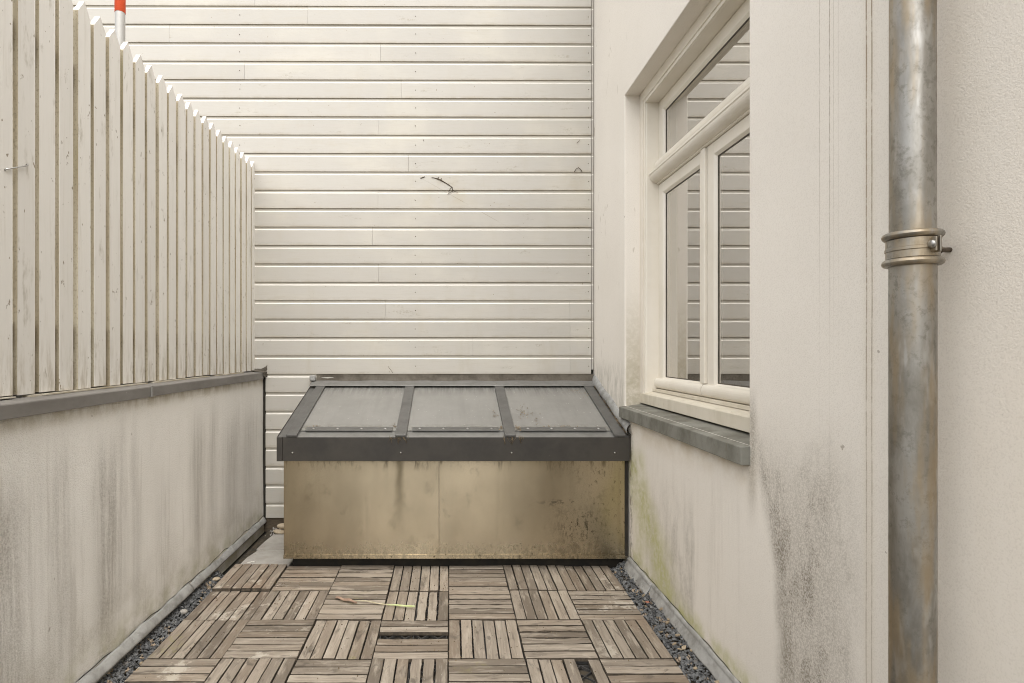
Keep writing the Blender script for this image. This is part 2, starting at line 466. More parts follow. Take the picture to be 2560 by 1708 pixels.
def mat_glass():
    t = T('window_glass')
    tr = t.n('ShaderNodeBsdfTransparent')
    tr.inputs[0].default_value = (0.86, 0.87, 0.86, 1)
    gl = t.n('ShaderNodeBsdfGlossy')
    gl.inputs['Roughness'].default_value = 0.004
    gl.inputs['Color'].default_value = (0.97, 0.95, 0.92, 1)
    lw = t.n('ShaderNodeFresnel')
    lw.inputs['IOR'].default_value = 1.5
    f = t.ma('MULTIPLY', lw.outputs[0], 1.0)
    f = t.add(0.58, t.mul(f, .4))
    mxs = t.n('ShaderNodeMixShader')
    t.put(mxs.inputs[0], f)
    t.t.links.new(tr.outputs[0], mxs.inputs[1])
    t.t.links.new(gl.outputs[0], mxs.inputs[2])
    return t.done(mxs.outputs[0])

def mat_skyglass():
    t = T('dirty_skylight_glass')
    p = t.pos()
    x, y, z = t.sep(p)
    st = t.noise(t.sc(p, (26, 3, 3)), 1.0, 5, .65)
    cl = t.noise(p, 4.5, 5, .7)
    dust_shade = t.mix(t.ss(cl, .3, .7), (0.272, 0.264, 0.243), (0.295, 0.287, 0.265))
    dust_shade = t.mix(t.ss(st, .42, .75, 0, .3), dust_shade, (0.21, 0.205, 0.185))
    tb = t.mul(t.ss(y, 3.50, 3.68), t.ss(t.noise(t.sc(p, (60, 4, 4)), 1.0, 4, .6), .30, .65))  # streak dirt plus painted shade and reflection of the flashing at pane tops
    dust_shade = t.mix(t.mul(tb, .55), dust_shade, (0.12, 0.117, 0.105))
    lb = t.mul(t.ss(y, 3.16, 3.09), t.ss(t.noise(p, 25, 4, .7), .4, .6))
    dust_shade = t.mix(t.mul(lb, .45), dust_shade, (0.15, 0.14, 0.105))
    sp = t.noise(p, 60, 3, .6)
    dust_shade = t.mix(t.ss(sp, .68, .74, 0, .55), dust_shade, (0.74, 0.73, 0.69))
    sp2 = t.noise(t.vm('ADD', p, (5, 5, 5)), 48, 3, .6)
    dust_shade = t.mix(t.ss(sp2, .72, .77, 0, .6), dust_shade, (0.16, 0.14, 0.10))
    d = t.bsdf(dust_shade, t.ss(cl, .3, .7, .17, .22), 0, None, .5)
    tr = t.n('ShaderNodeBsdfTransparent')
    tr.inputs[0].default_value = (.8, .82, .8, 1)
    mxs = t.n('ShaderNodeMixShader')
    t.put(mxs.inputs[0], t.ss(cl, .25, .75, .73, .78))
    t.t.links.new(tr.outputs[0], mxs.inputs[1])
    t.t.links.new(d, mxs.inputs[2])
    return t.done(mxs.outputs[0])

def mat_gravel():
    t = T('slate_chips')
    p = t.pos()
    c = t.voro(p, 55, 1)
    k = t.sep(c)
    base = t.mix(k[0], (0.062, 0.064, 0.066), (0.175, 0.178, 0.178))
    base = t.mix(t.ss(k[1], .90, .93, 0, .85), base, (0.34, 0.26, 0.18))
    base = t.mix(t.ss(t.noise(p, 90, 3), .5, .75, 0, .4), base, (0.30, 0.29, 0.27))
    return t.done(t.bsdf(base, .72, 0, t.bump(t.noise(p, 300, 3), .3, .001), .35))

MAT['board'] = mat_boards()
MAT['picket'] = mat_picket()
MAT['picket_edge'] = mat_picket(True)
MAT['parapet'] = mat_parapet()
MAT['house'] = mat_house()
MAT['coping'] = mat_simple('coping_zinc', (0.215, 0.203, 0.187), (0.175, 0.163, 0.149), 5, .5, .1, .08, ((0.42, 0.41, 0.38), 40, .70, .5), (1, 1, 2))
MAT['lead'] = mat_simple('lead_sheet', (0.40, 0.40, 0.385), (0.235, 0.23, 0.215), 14, .6, .2, .4, ((0.58, 0.58, 0.56), 55, .66, .5))
MAT['lead_dark'] = mat_simple('lead_sheet_dirty', (0.115, 0.100, 0.078), (0.062, 0.052, 0.038), 11, .75, 0, .4, ((0.5, 0.48, 0.43), 70, .72, .8))
MAT['stone'] = mat_simple('sill_bluestone', (0.215, 0.212, 0.183), (0.130, 0.124, 0.100), 9, .75, 0, .3, ((0.14, 0.125, 0.085), 55, .62, .5), (1, 1, .8))
MAT['window'] = mat_simple('window_paint', (0.745, 0.70, 0.615), (0.70, 0.65, 0.555), 4, .38, 0, .03, ((0.40, 0.33, 0.22), 38, .745, .5), spec=.5)
MAT['window_low'] = mat_simple('window_rail_paint', (0.66, 0.61, 0.51), (0.56, 0.51, 0.405), 6, .5, 0, .1, ((0.30, 0.24, 0.15), 30, .70, .6), (1, 1.5, .5), spec=.4)
MAT['rib'] = mat_simple('rib_aluminium', (0.120, 0.117, 0.109), (0.098, 0.095, 0.088), 9, .45, .2, .06, ((0.38, 0.37, 0.34), 60, .71, .5))
MAT['rib_sky_sheen'] = mat_simple('rib_sheet_sheen', (0.21, 0.206, 0.192), (0.165, 0.161, 0.148), 9, .42, .25, .06, ((0.14, 0.125, 0.09), 50, .66, .5))  # rib metal paled to carry the sky's reflection in its colour
MAT['fascia'] = mat_simple('fascia_aluminium_shaded', (0.058, 0.053, 0.046), (0.041, 0.038, 0.034), 5, .42, .15, .06, ((0.20, 0.17, 0.12), 42, .735, .6), spec=.35)  # same metal as the ribs, painted darker for the deck's dim reflection
MAT['panel'] = mat_front_panel()
MAT['pipe'] = mat_pipe()
MAT['slat'] = mat_slat()
MAT['glass'] = mat_glass()
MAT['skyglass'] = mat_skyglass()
MAT['gravel'] = mat_gravel()
MAT['black'] = mat_simple('dark_gap', (0.018, 0.016, 0.013), (0.035, 0.03, 0.022), 20, .9, 0, .3)
MAT['membrane'] = mat_simple('roof_bitumen', (0.045, 0.043, 0.038), (0.085, 0.078, 0.062), 12, .92, 0, .6, ((0.17, 0.14, 0.09), 60, .62, .6))
MAT['soil'] = mat_simple('soil', (0.040, 0.034, 0.025), (0.085, 0.068, 0.046), 30, .95, 0, .8, ((0.28, 0.24, 0.17), 120, .66, .7))
MAT['slab'] = mat_simple('paving_slab', (0.43, 0.41, 0.375), (0.32, 0.30, 0.265), 7, .85, 0, .3, ((0.15, 0.13, 0.10), 75, .66, .5))
MAT['pebble'] = mat_simple('pebble', (0.50, 0.42, 0.31), (0.36, 0.29, 0.20), 22, .8, 0, .3, ((0.62, 0.58, 0.5), 70, .66, .6))
MAT['pebble_grey'] = mat_simple('pebble_grey', (0.42, 0.42, 0.39), (0.30, 0.29, 0.27), 25, .8, 0, .3)
MAT['slab_white'] = mat_simple('cigarette_paper', (0.72, 0.70, 0.66), (0.60, 0.57, 0.50), 60, .8, 0, .1)
MAT['slat_edge'] = mat_simple('slat_edge_grime_shade', (0.060, 0.048, 0.036), (0.125, 0.10, 0.072), 45, .95, 0, .4, ((0.22, 0.19, 0.14), 80, .66, .5))  # joint grime, with the gaps' shade painted into the slat sides
MAT['brickred'] = mat_simple('brick_red', (0.36, 0.15, 0.095), (0.28, 0.12, 0.08), 40, .85, 0, .3)
MAT['plastic'] = mat_simple('black_plastic', (0.055, 0.053, 0.05), (0.03, 0.029, 0.027), 30, .7, 0, .2, ((0.25, 0.22, 0.17), 70, .62, .6))
MAT['wooddark'] = mat_simple('dark_timber', (0.115, 0.088, 0.058), (0.055, 0.043, 0.03), 9, .85, 0, .4, ((0.30, 0.26, 0.2), 60, .70, .7), (1, 4, 6))
MAT['batten'] = mat_simple('old_batten', (0.50, 0.46, 0.38), (0.33, 0.285, 0.20), 9, .8, 0, .4, None, (1, 1, 5))
MAT['steel'] = mat_simple('screw_steel', (0.50, 0.49, 0.47), (0.36, 0.35, 0.33), 30, .35, .9, .1)
MAT['rust'] = mat_simple('rusty_steel', (0.11, 0.085, 0.06), (0.06, 0.045, 0.032), 60, .7, .3, .4)
MAT['orange'] = mat_simple('orange_paint', (0.80, 0.115, 0.035), (0.70, 0.085, 0.03), 20, .5, 0, .1, ((0.9, 0.35, 0.2), 60, .68, .4), (1, 1, 8))
MAT['polegrey'] = mat_simple('pole_grey', (0.43, 0.42, 0.395), (0.36, 0.35, 0.325), 8, .45, .2, .05, None, (1, 1, .3))
MAT['twig'] = mat_simple('dry_tendril', (0.085, 0.058, 0.032), (0.045, 0.032, 0.02), 60, .9, 0, .3)
MAT['straw'] = mat_simple('dry_stalk', (0.55, 0.50, 0.36), (0.42, 0.36, 0.22), 40, .8, 0, .2)
MAT['green'] = mat_simple('green_stalk', (0.50, 0.56, 0.24), (0.56, 0.60, 0.36), 40, .7, 0, .2)
MAT['leaf'] = mat_simple('dead_leaf', (0.25, 0.165, 0.115), (0.37, 0.255, 0.19), 50, .85, 0, .4)
MAT['debris'] = mat_simple('plant_debris', (0.095, 0.07, 0.042), (0.24, 0.18, 0.11), 45, .9, 0, .3)
MAT['woodchip'] = mat_simple('wood_chips', (0.36, 0.29, 0.20), (0.22, 0.17, 0.11), 30, .85, 0, .3)
MAT['room'] = mat_simple('room_plaster', (0.55, 0.52, 0.47), (0.50, 0.47, 0.42), 2, .9, 0, .05)
MAT['well'] = mat_simple('well_plaster', (0.62, 0.59, 0.53), (0.55, 0.52, 0.46), 2, .9, 0, .05)
MAT['street'] = mat_simple('yard_ground', (0.13, 0.12, 0.10), (0.09, 0.085, 0.07), .6, .95, 0, .2)
MAT['membrane_seam'] = MAT['membrane']

# ------------------------------------------------------------------ mesh helper
class MB:
    """Collects faces given in camera-relative metres (z gets +H)."""
    def __init__(s):
        s.v, s.f, s.mi = [], [], []
    def quad(s, pts, m=0):
        i = len(s.v)
        s.v += [Vector((p[0], p[1], p[2] + H)) for p in pts]
        s.f.append(tuple(range(i, i + len(pts))))
        s.mi.append(m)
        return s
    def box(s, x0, x1, y0, y1, z0, z1, m=0, skip=''):
        c = [(x, y, z) for x in (x0, x1) for y in (y0, y1) for z in (z0, z1)]
        fs = {'-x': (0, 1, 3, 2), '+x': (4, 6, 7, 5), '-y': (0, 4, 5, 1), '+y': (2, 3, 7, 6), '-z': (0, 2, 6, 4), '+z': (1, 5, 7, 3)}
        i = len(s.v)
        s.v += [Vector((a, b, d + H)) for a, b, d in c]
        for k, f in fs.items():
            if k in skip.split():
                continue
            s.f.append(tuple(i + j for j in f))
            s.mi.append(m)
        return s
    def prism(s, prof, a0, a1, axis, m=0):
        """prof: closed list of 2D points; axis 'x': (y,z) profile swept in x; 'y': (x,z) swept in y; 'z': (x,y) swept in z."""
        def P(u, v, a):
            return {'x': (a, u, v), 'y': (u, a, v), 'z': (u, v, a)}[axis]
        n = len(prof)
        i = len(s.v)
        for a in (a0, a1):
            for u, v in prof:
                p = P(u, v, a)
                s.v.append(Vector((p[0], p[1], p[2] + H)))
        for k in range(n):
            l = (k + 1) % n
            s.f.append((i + k, i + l, i + n + l, i + n + k))
            s.mi.append(m)
        s.f.append(tuple(i + k for k in reversed(range(n))))
        s.mi.append(m)
        s.f.append(tuple(i + n + k for k in range(n)))
        s.mi.append(m)
        return s
    def tube(s, pts, r, n=8, m=0, cap=True):
        pts = [Vector(p) for p in pts]
        rs = r if isinstance(r, (list, tuple)) else [r] * len(pts)
        base = len(s.v)
        for k, p in enumerate(pts):
            d = (pts[min(k + 1, len(pts) - 1)] - pts[max(k - 1, 0)]).normalized()
            up = Vector((0, 0, 1)) if abs(d.z) < .9 else Vector((1, 0, 0))
            a = d.cross(up).normalized()
            b = d.cross(a).normalized()
            for j in range(n):
                an = 2 * math.pi * j / n
                q = p + (a * math.cos(an) + b * math.sin(an)) * rs[k]
                s.v.append(Vector((q.x, q.y, q.z + H)))
        for k in range(len(pts) - 1):
            for j in range(n):
                l = (j + 1) % n
                s.f.append((base + k * n + j, base + k * n + l, base + (k + 1) * n + l, base + (k + 1) * n + j))
                s.mi.append(m)
        if cap:
            s.f.append(tuple(base + j for j in reversed(range(n))))
            s.mi.append(m)
            e = base + (len(pts) - 1) * n
            s.f.append(tuple(e + j for j in range(n)))
            s.mi.append(m)
        return s
    def lathe(s, cx, cy, prof, n=48, m=0):
        """prof: list of (radius, z), open."""
        i = len(s.v)
        for r_, z in prof:
            for j in range(n):
                a = 2 * math.pi * j / n
                s.v.append(Vector((cx + r_ * math.cos(a), cy + r_ * math.sin(a), z + H)))
        for k in range(len(prof) - 1):
            for j in range(n):
                l = (j + 1) % n
                s.f.append((i + k * n + j, i + k * n + l, i + (k + 1) * n + l, i + (k + 1) * n + j))
                s.mi.append(m)
        return s
    def grid(s, fn, nu, nv, m=0):
        i = len(s.v)
        for a in range(nu + 1):
            for b in range(nv + 1):
                p = fn(a / nu, b / nv)
                s.v.append(Vector((p[0], p[1], p[2] + H)))
        for a in range(nu):
            for b in range(nv):
                k = i + a * (nv + 1) + b
                s.f.append((k, k + 1, k + nv + 2, k + nv + 1))
                s.mi.append(m)
        return s
    def build(s, name, mats, parent=None, smooth=False, bevel=0.0, fix=True, seg=1):
        if not isinstance(mats, (list, tuple)):
            mats = [mats]
        lo = Vector((min(v.x for v in s.v), min(v.y for v in s.v), min(v.z for v in s.v)))
        hi = Vector((max(v.x for v in s.v), max(v.y for v in s.v), max(v.z for v in s.v)))
        c = (lo + hi) / 2
        me = bpy.data.meshes.new(name)
        me.from_pydata([tuple(v - c) for v in s.v], [], s.f)
        for m in mats:
            me.materials.append(MAT[m] if isinstance(m, str) else m)
        me.polygons.foreach_set('material_index', s.mi)
        if smooth:
            me.polygons.foreach_set('use_smooth', [True] * len(s.f))
        if fix:
            import bmesh
            b = bmesh.new()
            b.from_mesh(me)
            bmesh.ops.recalc_face_normals(b, faces=b.faces)
            b.to_mesh(me)
            b.free()
        me.update()
        o = bpy.data.objects.new(name, me)
        scene.collection.objects.link(o)
        if parent:
            o.parent = parent
            o.location = c - world_loc(parent)
        else:
            o.location = c
        if bevel:
            bv = o.modifiers.new('bevel', 'BEVEL')
            bv.width = bevel
            bv.segments = seg
            bv.limit_method = 'ANGLE'
            bv.angle_limit = R(40)
        return o

def world_loc(o):
    v = Vector(o.location)
    while o.parent:
        o = o.parent
        v += Vector(o.location)
    return v

def empty(name, loc, label=None, cat=None, group=None, kind=None):
    o = bpy.data.objects.new(name, None)
    o.location = (loc[0], loc[1], loc[2] + H)
    o.empty_display_size = .1
    scene.collection.objects.link(o)
    return tag(o, label, cat, group, kind)

def tag(o, label=None, cat=None, group=None, kind=None):
    for k, v in (('label', label), ('category', cat), ('group', group), ('kind', kind)):
        if v:
            o[k] = v
    return o

TILT = 0.0145
def zdeck(y):
    return -1.2495 + TILT * y

# ================================================================== setting
g = MB().quad([(-150, -150, -4.2), (150, -150, -4.2), (150, 150, -4.2), (-150, 150, -4.2)]).build('ground', 'street')
tag(g, 'dark yard ground far below the roof terrace', None, None, 'structure')
fr = MB().box(-1.6, 1.25, -4.0, 3.9, -1.46, -1.262).build('flat_roof', 'membrane')
tag(fr, 'dark bitumen flat roof under the deck tiles', None, None, 'structure')

# ================================================================== siding wall at the back
YB = 3.78
def yb(x):
    return YB + 0.005 * x
PITCH = 0.12515
wall = empty('clapboard_wall', (0, YB + .05, zdeck(YB)), 'tall cream painted wall of horizontal timber boards behind the skylight', 'wall')
Z0 = -0.164                      # underside of the lowest full-width board
XL, XR = -4.2, (1477 - 1124) * 3.77 / F
def bx(px):
    return (px - 1124) * (YB - .004) / F
# joints by row counted upwards from the lowest full-width row
joints = {0: [1424], 1: [1182, 1424], 2: [1424], 3: [964, 1423.5], 5: [947], 7: [932], 9: [946], 11: [1022], 13: [948], 15: [1005],
          16: [615], 17: [952], 18: [428], 19: [771.6], 20: [640], 21: [1100], 22: [560], 23: [1010], 24: [700], 25: [1200], 26: [820]}
def board(z, xa, xb, name='board'):
    b = MB()
    j = random.uniform(-.0008, .0008)
    ya, yc = yb(xa) - .0225 + j, yb(xb) - .0225 + j + random.uniform(-.0006, .0006)
    #  profile: (depth behind the face, height)
    pr = [(.0240, .001), (.0015, .0), (.0, .0012), (.0, .1010), (.0010, .1022), (.0048, .1058), (.0058, .1072), (.0068, .116), (.0074, .1249), (.0240, .1249)]
    n = len(pr)
    i = len(b.v)
    for xx, yy in ((xa, ya), (xb, yc)):
        for d, h in pr:
            b.v.append(Vector((xx, yy + d, z + h + H)))
    for k in range(n):
        l = (k + 1) % n
        b.f.append((k, l, n + l, n + k))
        b.mi.append(0)
    b.f.append(tuple(range(n)))
    b.mi.append(0)
    b.f.append(tuple(range(2 * n - 1, n - 1, -1)))
    b.mi.append(0)
    return b.build(name, 'board', wall)
for row in range(0, 36):
    z = Z0 + row * PITCH
    xs = [XL] + sorted(bx(p) for p in joints.get(row, [])) + [XR]
    for a, c in zip(xs[:-1], xs[1:]):
        g_ = .0006
        board(z, a + (g_ if a != XL else 0), c - (g_ if c != XR else 0))
# rows left of the skylight (below the top row), down to the roof
for row in range(-8, 0):
    z = Z0 + row * PITCH
    if row == -8:
        continue
    board(z, -1.2505, -.70)
b = MB()                        # lowest, cut-off board
zb = Z0 - 8 * PITCH
b.box(-1.2505, -.70, yb(-1) - .022, yb(-1), zb + .022, zb + .1005).build('board', 'board', wall, bevel=.002)
MB().prism([(yb(-1) - .018, zb + .1005), (yb(-1) - .0115, zb + .1249), (yb(-1), zb + .1249), (yb(-1), zb + .1005)], -1.2505, -.70, 'x').build('board_rebate', 'board', wall)
MB().box(-1.30, -.70, yb(-1) - .010, yb(-1) + .02, -1.24, zb + .0215).build('bottom_batten', 'wooddark', wall)
MB().box(XL, 1.30, YB + .026, YB + .20, -1.25, Z0 + 36 * PITCH).build('backing', 'black', wall)
# slim corner strip at the right end of the boards
MB().box(XR + .004, XR + .0165, YB - .016, YB + .02, Z0 + .03, Z0 + 36 * PITCH).build('corner_strip', 'board', wall)
MB().box(XL, 1.0, YB - .01, YB + .22, Z0 + 36 * PITCH + .002, Z0 + 36 * PITCH + .04).build('top_cap', 'coping', wall)
nh = MB()
for row in range(0, 21):
    for px in (603, 1039, 1470):
        if px == 603 and row < 12:
            continue
        zz = Z0 + row * PITCH + .057 + random.uniform(-.004, .004)
        xx = bx(px) + random.uniform(-.002, .002)
        yy = yb(xx) - .0245
        nh.quad([(xx +   .0036 * math.cos(k * math.pi / 4), yy, zz + .0030 * math.sin(k * math.pi / 4)) for k in range(8)])
tag(nh.build('nail_heads', 'rust', wall), kind='stuff')

# ================================================================== left parapet wall
XW = -1.268
pw = empty('parapet_wall', (-1.42, 2.0, -1.25), 'low cream rendered wall with grey streaks under the picket fence', 'wall')
def parapet():
    m = MB()
    def front(u, v):
        y = -3.0 + u * 6.765
        z = -1.245 + v * (1.245 - .192)
        return (XW + .0022 * math.sin(3.1 * y + 2 * z) + .0015 * math.sin(7.7 * z + y), y, z)
    m.grid(front, 60, 10)
    m.quad([(XW, 3.765, -1.245), (-1.55, 3.765, -1.245), (-1.55, 3.765, -.192), (XW, 3.765, -.192)])
    m.quad([(XW, -3, -1.245), (-1.55, -3, -1.245), (-1.55, -3, -.192), (XW, -3, -.192)])
    m.quad([(-1.55, -3, -4.0), (-1.55, 3.765, -4.0), (-1.55, 3.765, -.192), (-1.55, -3, -.192)])
    m.quad([(XW, -3, -.192), (-1.55, -3, -.192), (-1.55, 3.765, -.192), (XW, 3.765, -.192)])
    return m
parapet().build('wall', 'parapet', pw)
def coping(y0, y1, dz=0.0):
    pr = [(-1.2475, -.1965 + dz), (-1.2465, -.155 + dz), (-1.2495, -.1515 + dz), (-1.56, -.138 + dz), (-1.56, -.19 + dz), (-1.262, -.19 + dz), (-1.262, -.1965 + dz)]
    return MB().prism(pr, y0, y1, 'y').build('coping', 'coping', pw, bevel=.0015)
yj = 1.2475 * F / (1124 - 379)
coping(-3.0, yj - .0015)
coping(yj + .0015, 3.70, .0006)
# lapped joint clip on the coping
MB().box(-1.2440, -1.2462, yj - .008, yj + .007, -.1960, -.150).build('joint_cover', 'lead', pw)
# lead apron where the coping meets the board wall
ap = MB()
ap.grid(lambda u, v: (-1.238 - .10 * v, 3.752 + .006 * math.sin(6 * u + 3 * v), -.182 + .080 * u - .01 * math.sin(5 * v)), 6, 6)
ap.grid(lambda u, v: (-1.241 + .002 * math.sin(9 * v), 3.675 + .083 * u, -.150 - .038 * v * (1 - .55 * abs(2 * u - 1))), 6, 4)
ap.grid(lambda u, v: (-1.241 - .10 * v, 3.675 + .083 * u, -.150 + .012 * v + .006 * u), 4, 4)
ap.build('lead_apron', 'lead_dark', pw, smooth=True)
# black gap strip between render and boards
MB().box(-1.272, -1.2515, 3.757, 3.77, -1.16, -.16).build('gap_strip', 'black', pw)

def lead_run(xw, sgn, y0, y1, ztop, out, zbot, seed, parent, amp=.004, flat=False):
    """A rolled lead upstand against a wall at x = xw, bulging by out towards sgn."""
    rnd = random.Random(seed)
    ph = [rnd.uniform(0, 6.28) for _ in range(6)]
    def fn(u, v):
        y = y0 + u * (y1 - y0)
        wv = (math.sin(17 * y + ph[0]) + .6 * math.sin(31 * y + ph[1]) + .4 * math.sin(58 * y + ph[2])) * amp
        if flat:
            o = out * (.18 + .82 * v ** .8) + wv * (.4 + v)
            if v < .18:
                o = out * (.30 * v / .18 + .08) + wv * .5
            elif v < .30:
                o = out * (.38 - .06 * (v - .18) / .12) + wv * .5
            else:
                o = out * (.32 + .68 * ((v - .30) / .70)) + wv * .7
        else:
            a = v * math.pi
            o = out * math.sin(a * .5 + .05) ** .7 * (1 if v < .75 else 1 - .35 * (v - .75) / .25) + wv * math.sin(a)
        zz = ztop + (zbot - ztop) * v + wv * .9 * (1 - v)
        return (xw + sgn * o, y, zz)
    m = MB().grid(fn, max(8, int((y1 - y0) * 60)), 12)
    o = m.build('lead_flashing', 'lead', parent, smooth=True)
    so_ = o.modifiers.new('thick', 'SOLIDIFY')
    so_.thickness = .003
    return o
# left side, two lapped lengths
lead_run(XW, 1, -2.0, 1.75, -1.131, .026, -1.176, 3, pw)
lead_run(XW, 1, 1.74, 2.67, -1.131, .028, -1.174, 4, pw)
lead_run(XW, 1, 2.66, 3.76, -1.136, .025, -1.178, 5, pw)
cl = MB()
def crack(u, v):
    y = 1.0 + u * 2.76
    return (XW + .0035, y, -1.131 + .004 * math.sin(17 * y) + .003 * math.sin(41 * y) + .004 * v + (.002 * math.sin(23 * y)))
cl.grid(crack, 120, 1).build('render_crack', 'black', pw)

# ================================================================== picket fence
XF = -1.325
SP = 0.0912
pf = empty('picket_fence', (XF - .03, 2.4, -.14), 'tall cream picket fence with pointed tops on the low wall', 'fence')
y_first = XF * -F / 1094.0            # near side edge of the picket at photo x = 30
i = 0
last = 22
for k in range(-9, last + 1):
    y0 = y_first + k * SP + .0235 * 0
    wdt = .0690 + random.uniform(-.0012, .0012)
    top = 1.212 + .012 * (k / 22.0) + random.uniform(-.003, .003)
    bot = -.139 + random.uniform(-.002, .003)
    ynear, yfar = y0 + .0215, y0 + .0215 + wdt
    ym = (ynear + yfar) / 2
    xo = XF + random.uniform(-.0012, .0012)
    lean = random.uniform(-.0015, .0015)
    pts = [(ynear, bot), (yfar, bot), (yfar + lean, top), (ym + lean, top + .0505), (ynear + lean, top)]
    m = MB()
    fr_ = [(xo, y, z) for y, z in pts]
    bk_ = [(xo - .0195, y, z) for y, z in pts]
    m.quad(fr_, 0)
    m.quad(list(reversed(bk_)), 0)
    for a in range(5):
        c = (a + 1) % 5
        m.quad([fr_[a], fr_[c], bk_[c], bk_[a]], 1 if a in (1, 4) else 0)
    if k == last:
        pass
    # merge the corners so that the bevel works
    o = m.build('picket', ['picket', 'picket_edge'], pf)
    import bmesh
    b_ = bmesh.new()
    b_.from_mesh(o.data)
    bmesh.ops.remove_doubles(b_, verts=b_.verts, dist=1e-5)
    b_.to_mesh(o.data)
    b_.free()
    bv = o.modifiers.new('bevel', 'BEVEL')
    bv.width = .0011
    bv.segments = 1
    bv.limit_method = 'ANGLE'
for z in (.02, .95):
    MB().box(XF - .050, XF - .0225, y_first - 10 * SP, 3.765, z, z + .07).build('rail', 'batten', pf)
# broken bottom batten seen under the pickets
MB().box(XF - .019, XF + .012, -1.0, 1.672, -.1445, -.1415 + .0).build('bottom_batten', 'batten', pf)
MB().box(XF - .019, XF + .008, 1.735, 1.785, -.156, -.1425).build('bottom_batten', 'batten', pf)
MB().box(XF - .019, XF + .014, 1.79, 2.40, -.1475, -.1425).build('bottom_batten', 'batten', pf)
MB().box(XF - .019, XF + .013, 2.46, 3.02, -.1475, -.1425).build('bottom_batten', 'batten', pf)
MB().box(XF - .019, XF + .012, 3.12, 3.52, -.1475, -.1425).build('bottom_batten', 'batten', pf)
MB().box(XF - .12, XF - .06, -1.0, 3.76, -.150, -.02).build('back_board', 'wooddark', pf)

# ================================================================== house wall with window
XH = .986
WY0, WY1 = 1.817, 3.111
WZ0, WZ1 = -.315, 1.434
house = empty('house', (1.15, 2.0, -1.25), 'cream rendered house wall with a white window on the right side', 'building')
m = MB()
ys = [-3.0, WY0, WY1, 3.83]
zs = [-1.45, WZ0, WZ1, 3.3]
def hx(y, z):
    return XH
NSUB = 1
for a in range(3):
    for c in range(3):
        if a == 1 and c == 1:
            continue
        m.quad([(XH, ys[a], zs[c]), (XH, ys[a + 1], zs[c]), (XH, ys[a + 1], zs[c + 1]), (XH, ys[a], zs[c + 1])])
        m.quad([(1.33, ys[a], zs[c]), (1.33, ys[a + 1], zs[c]), (1.33, ys[a + 1], zs[c + 1]), (1.33, ys[a], zs[c + 1])])
m.quad([(XH, WY0, WZ0), (1.33, WY0, WZ0), (1.33, WY0, WZ1), (XH, WY0, WZ1)])
m.quad([(XH, WY1, WZ0), (1.33, WY1, WZ0), (1.33, WY1, WZ1), (XH, WY1, WZ1)])
m.quad([(XH, WY0, WZ1), (1.33, WY0, WZ1), (1.33, WY1, WZ1), (XH, WY1, WZ1)])
m.quad([(XH, WY0, WZ0), (1.33, WY0, WZ0), (1.33, WY1, WZ0), (XH, WY1, WZ0)])
m.quad([(XH, -3, 3.3), (1.33, -3, 3.3), (1.33, 3.83, 3.3), (XH, 3.83, 3.3)])
m.quad([(XH, -3, -1.45), (1.33, -3, -1.45), (1.33, -3, 3.3), (XH, -3, 3.3)])
hw = m.build('wall', 'house', house)
import bmesh
b_ = bmesh.new(); b_.from_mesh(hw.data)
bmesh.ops.remove_doubles(b_, verts=b_.verts, dist=1e-5)
bmesh.ops.recalc_face_normals(b_, faces=b_.faces)
b_.to_mesh(hw.data); b_.free()
bv = hw.modifiers.new('bevel', 'BEVEL'); bv.width = .004; bv.segments = 2; bv.limit_method = 'ANGLE'
# room behind the window
rm = MB()
rm.box(1.331, 4.2, .6, 4.4, -1.2, 1.9, skip='-x')
for (a0, a1, b0, b1) in ((.6, WY0, -1.2, 1.9), (WY1, 4.4, -1.2, 1.9), (WY0, WY1, -1.2, WZ0), (WY0, WY1, WZ1, 1.9)):
    rm.quad([(1.331, a0, b0), (1.331, a1, b0), (1.331, a1, b1), (1.331, a0, b1)])
rm.build('room', 'room', house)
MB().box(1.3345, 4.3, .5, 4.5, 1.91, 1.95).build('room_ceiling', 'room', house)

# stone sill
sy0, sy1 = 1.810, 3.112
MB().prism([(.955, -.379), (.955, -.3190), (1.10, -.303), (1.10, -.362), (.9855, -.379)], sy0, sy1 - .001, 'y').build('sill', 'stone', house, bevel=.0022)

# outer frame (far jamb, near jamb, head, bottom rail)
A0, A1 = WY0 + .0005, WY1 - .0005
FX = 1.071
wf = MB()
for (ya, yc, sg) in ((A1, A1 - .053, -1), (A0, A0 + .053, 1)):
    y2 = yc + sg * .022
    y3 = yc + sg * .024
    pr = [(FX, ya), (FX, yc), (FX + .006, yc), (FX + .006, yc + sg * .004), (FX + .002, yc + sg * .008), (FX + .004, y2), (FX + .011, y2), (FX + .013, y3), (1.165, y3), (1.165, ya)]
    wf.prism(pr, -.24, 1.4335, 'z')
zt = 1.4335
pr = [(FX, zt), (FX, zt - .053), (FX + .006, zt - .053), (FX + .006, zt - .057), (FX + .002, zt - .061), (FX + .004, zt - .073), (FX + .011, zt - .073), (FX + .013, zt - .075), (1.165, zt - .075), (1.165, zt)]
wf.prism(pr, A0 + .0505, A1 - .0505, 'y')
window = wf.build('window', 'window', house, bevel=.0008)
MB().prism([(FX - .0012, -.2965), (FX - .0012, -.242), (FX + .003, -.2385), (1.128, -.2265), (1.165, -.2265), (1.165, -.2965)], A0 + .001, A1 - .001, 'y').build('bottom_rail', 'window_low', window, bevel=.002)
MB().box(1.115, 1.165, A0 + .076, A1 - .076, -.2260, -.2115).build('rail_stop', 'window_low', window)
J0, J1 = A0 + .077, A1 - .077           # inside the jambs
SX = 1.149                               # sash face
YC = 2.462
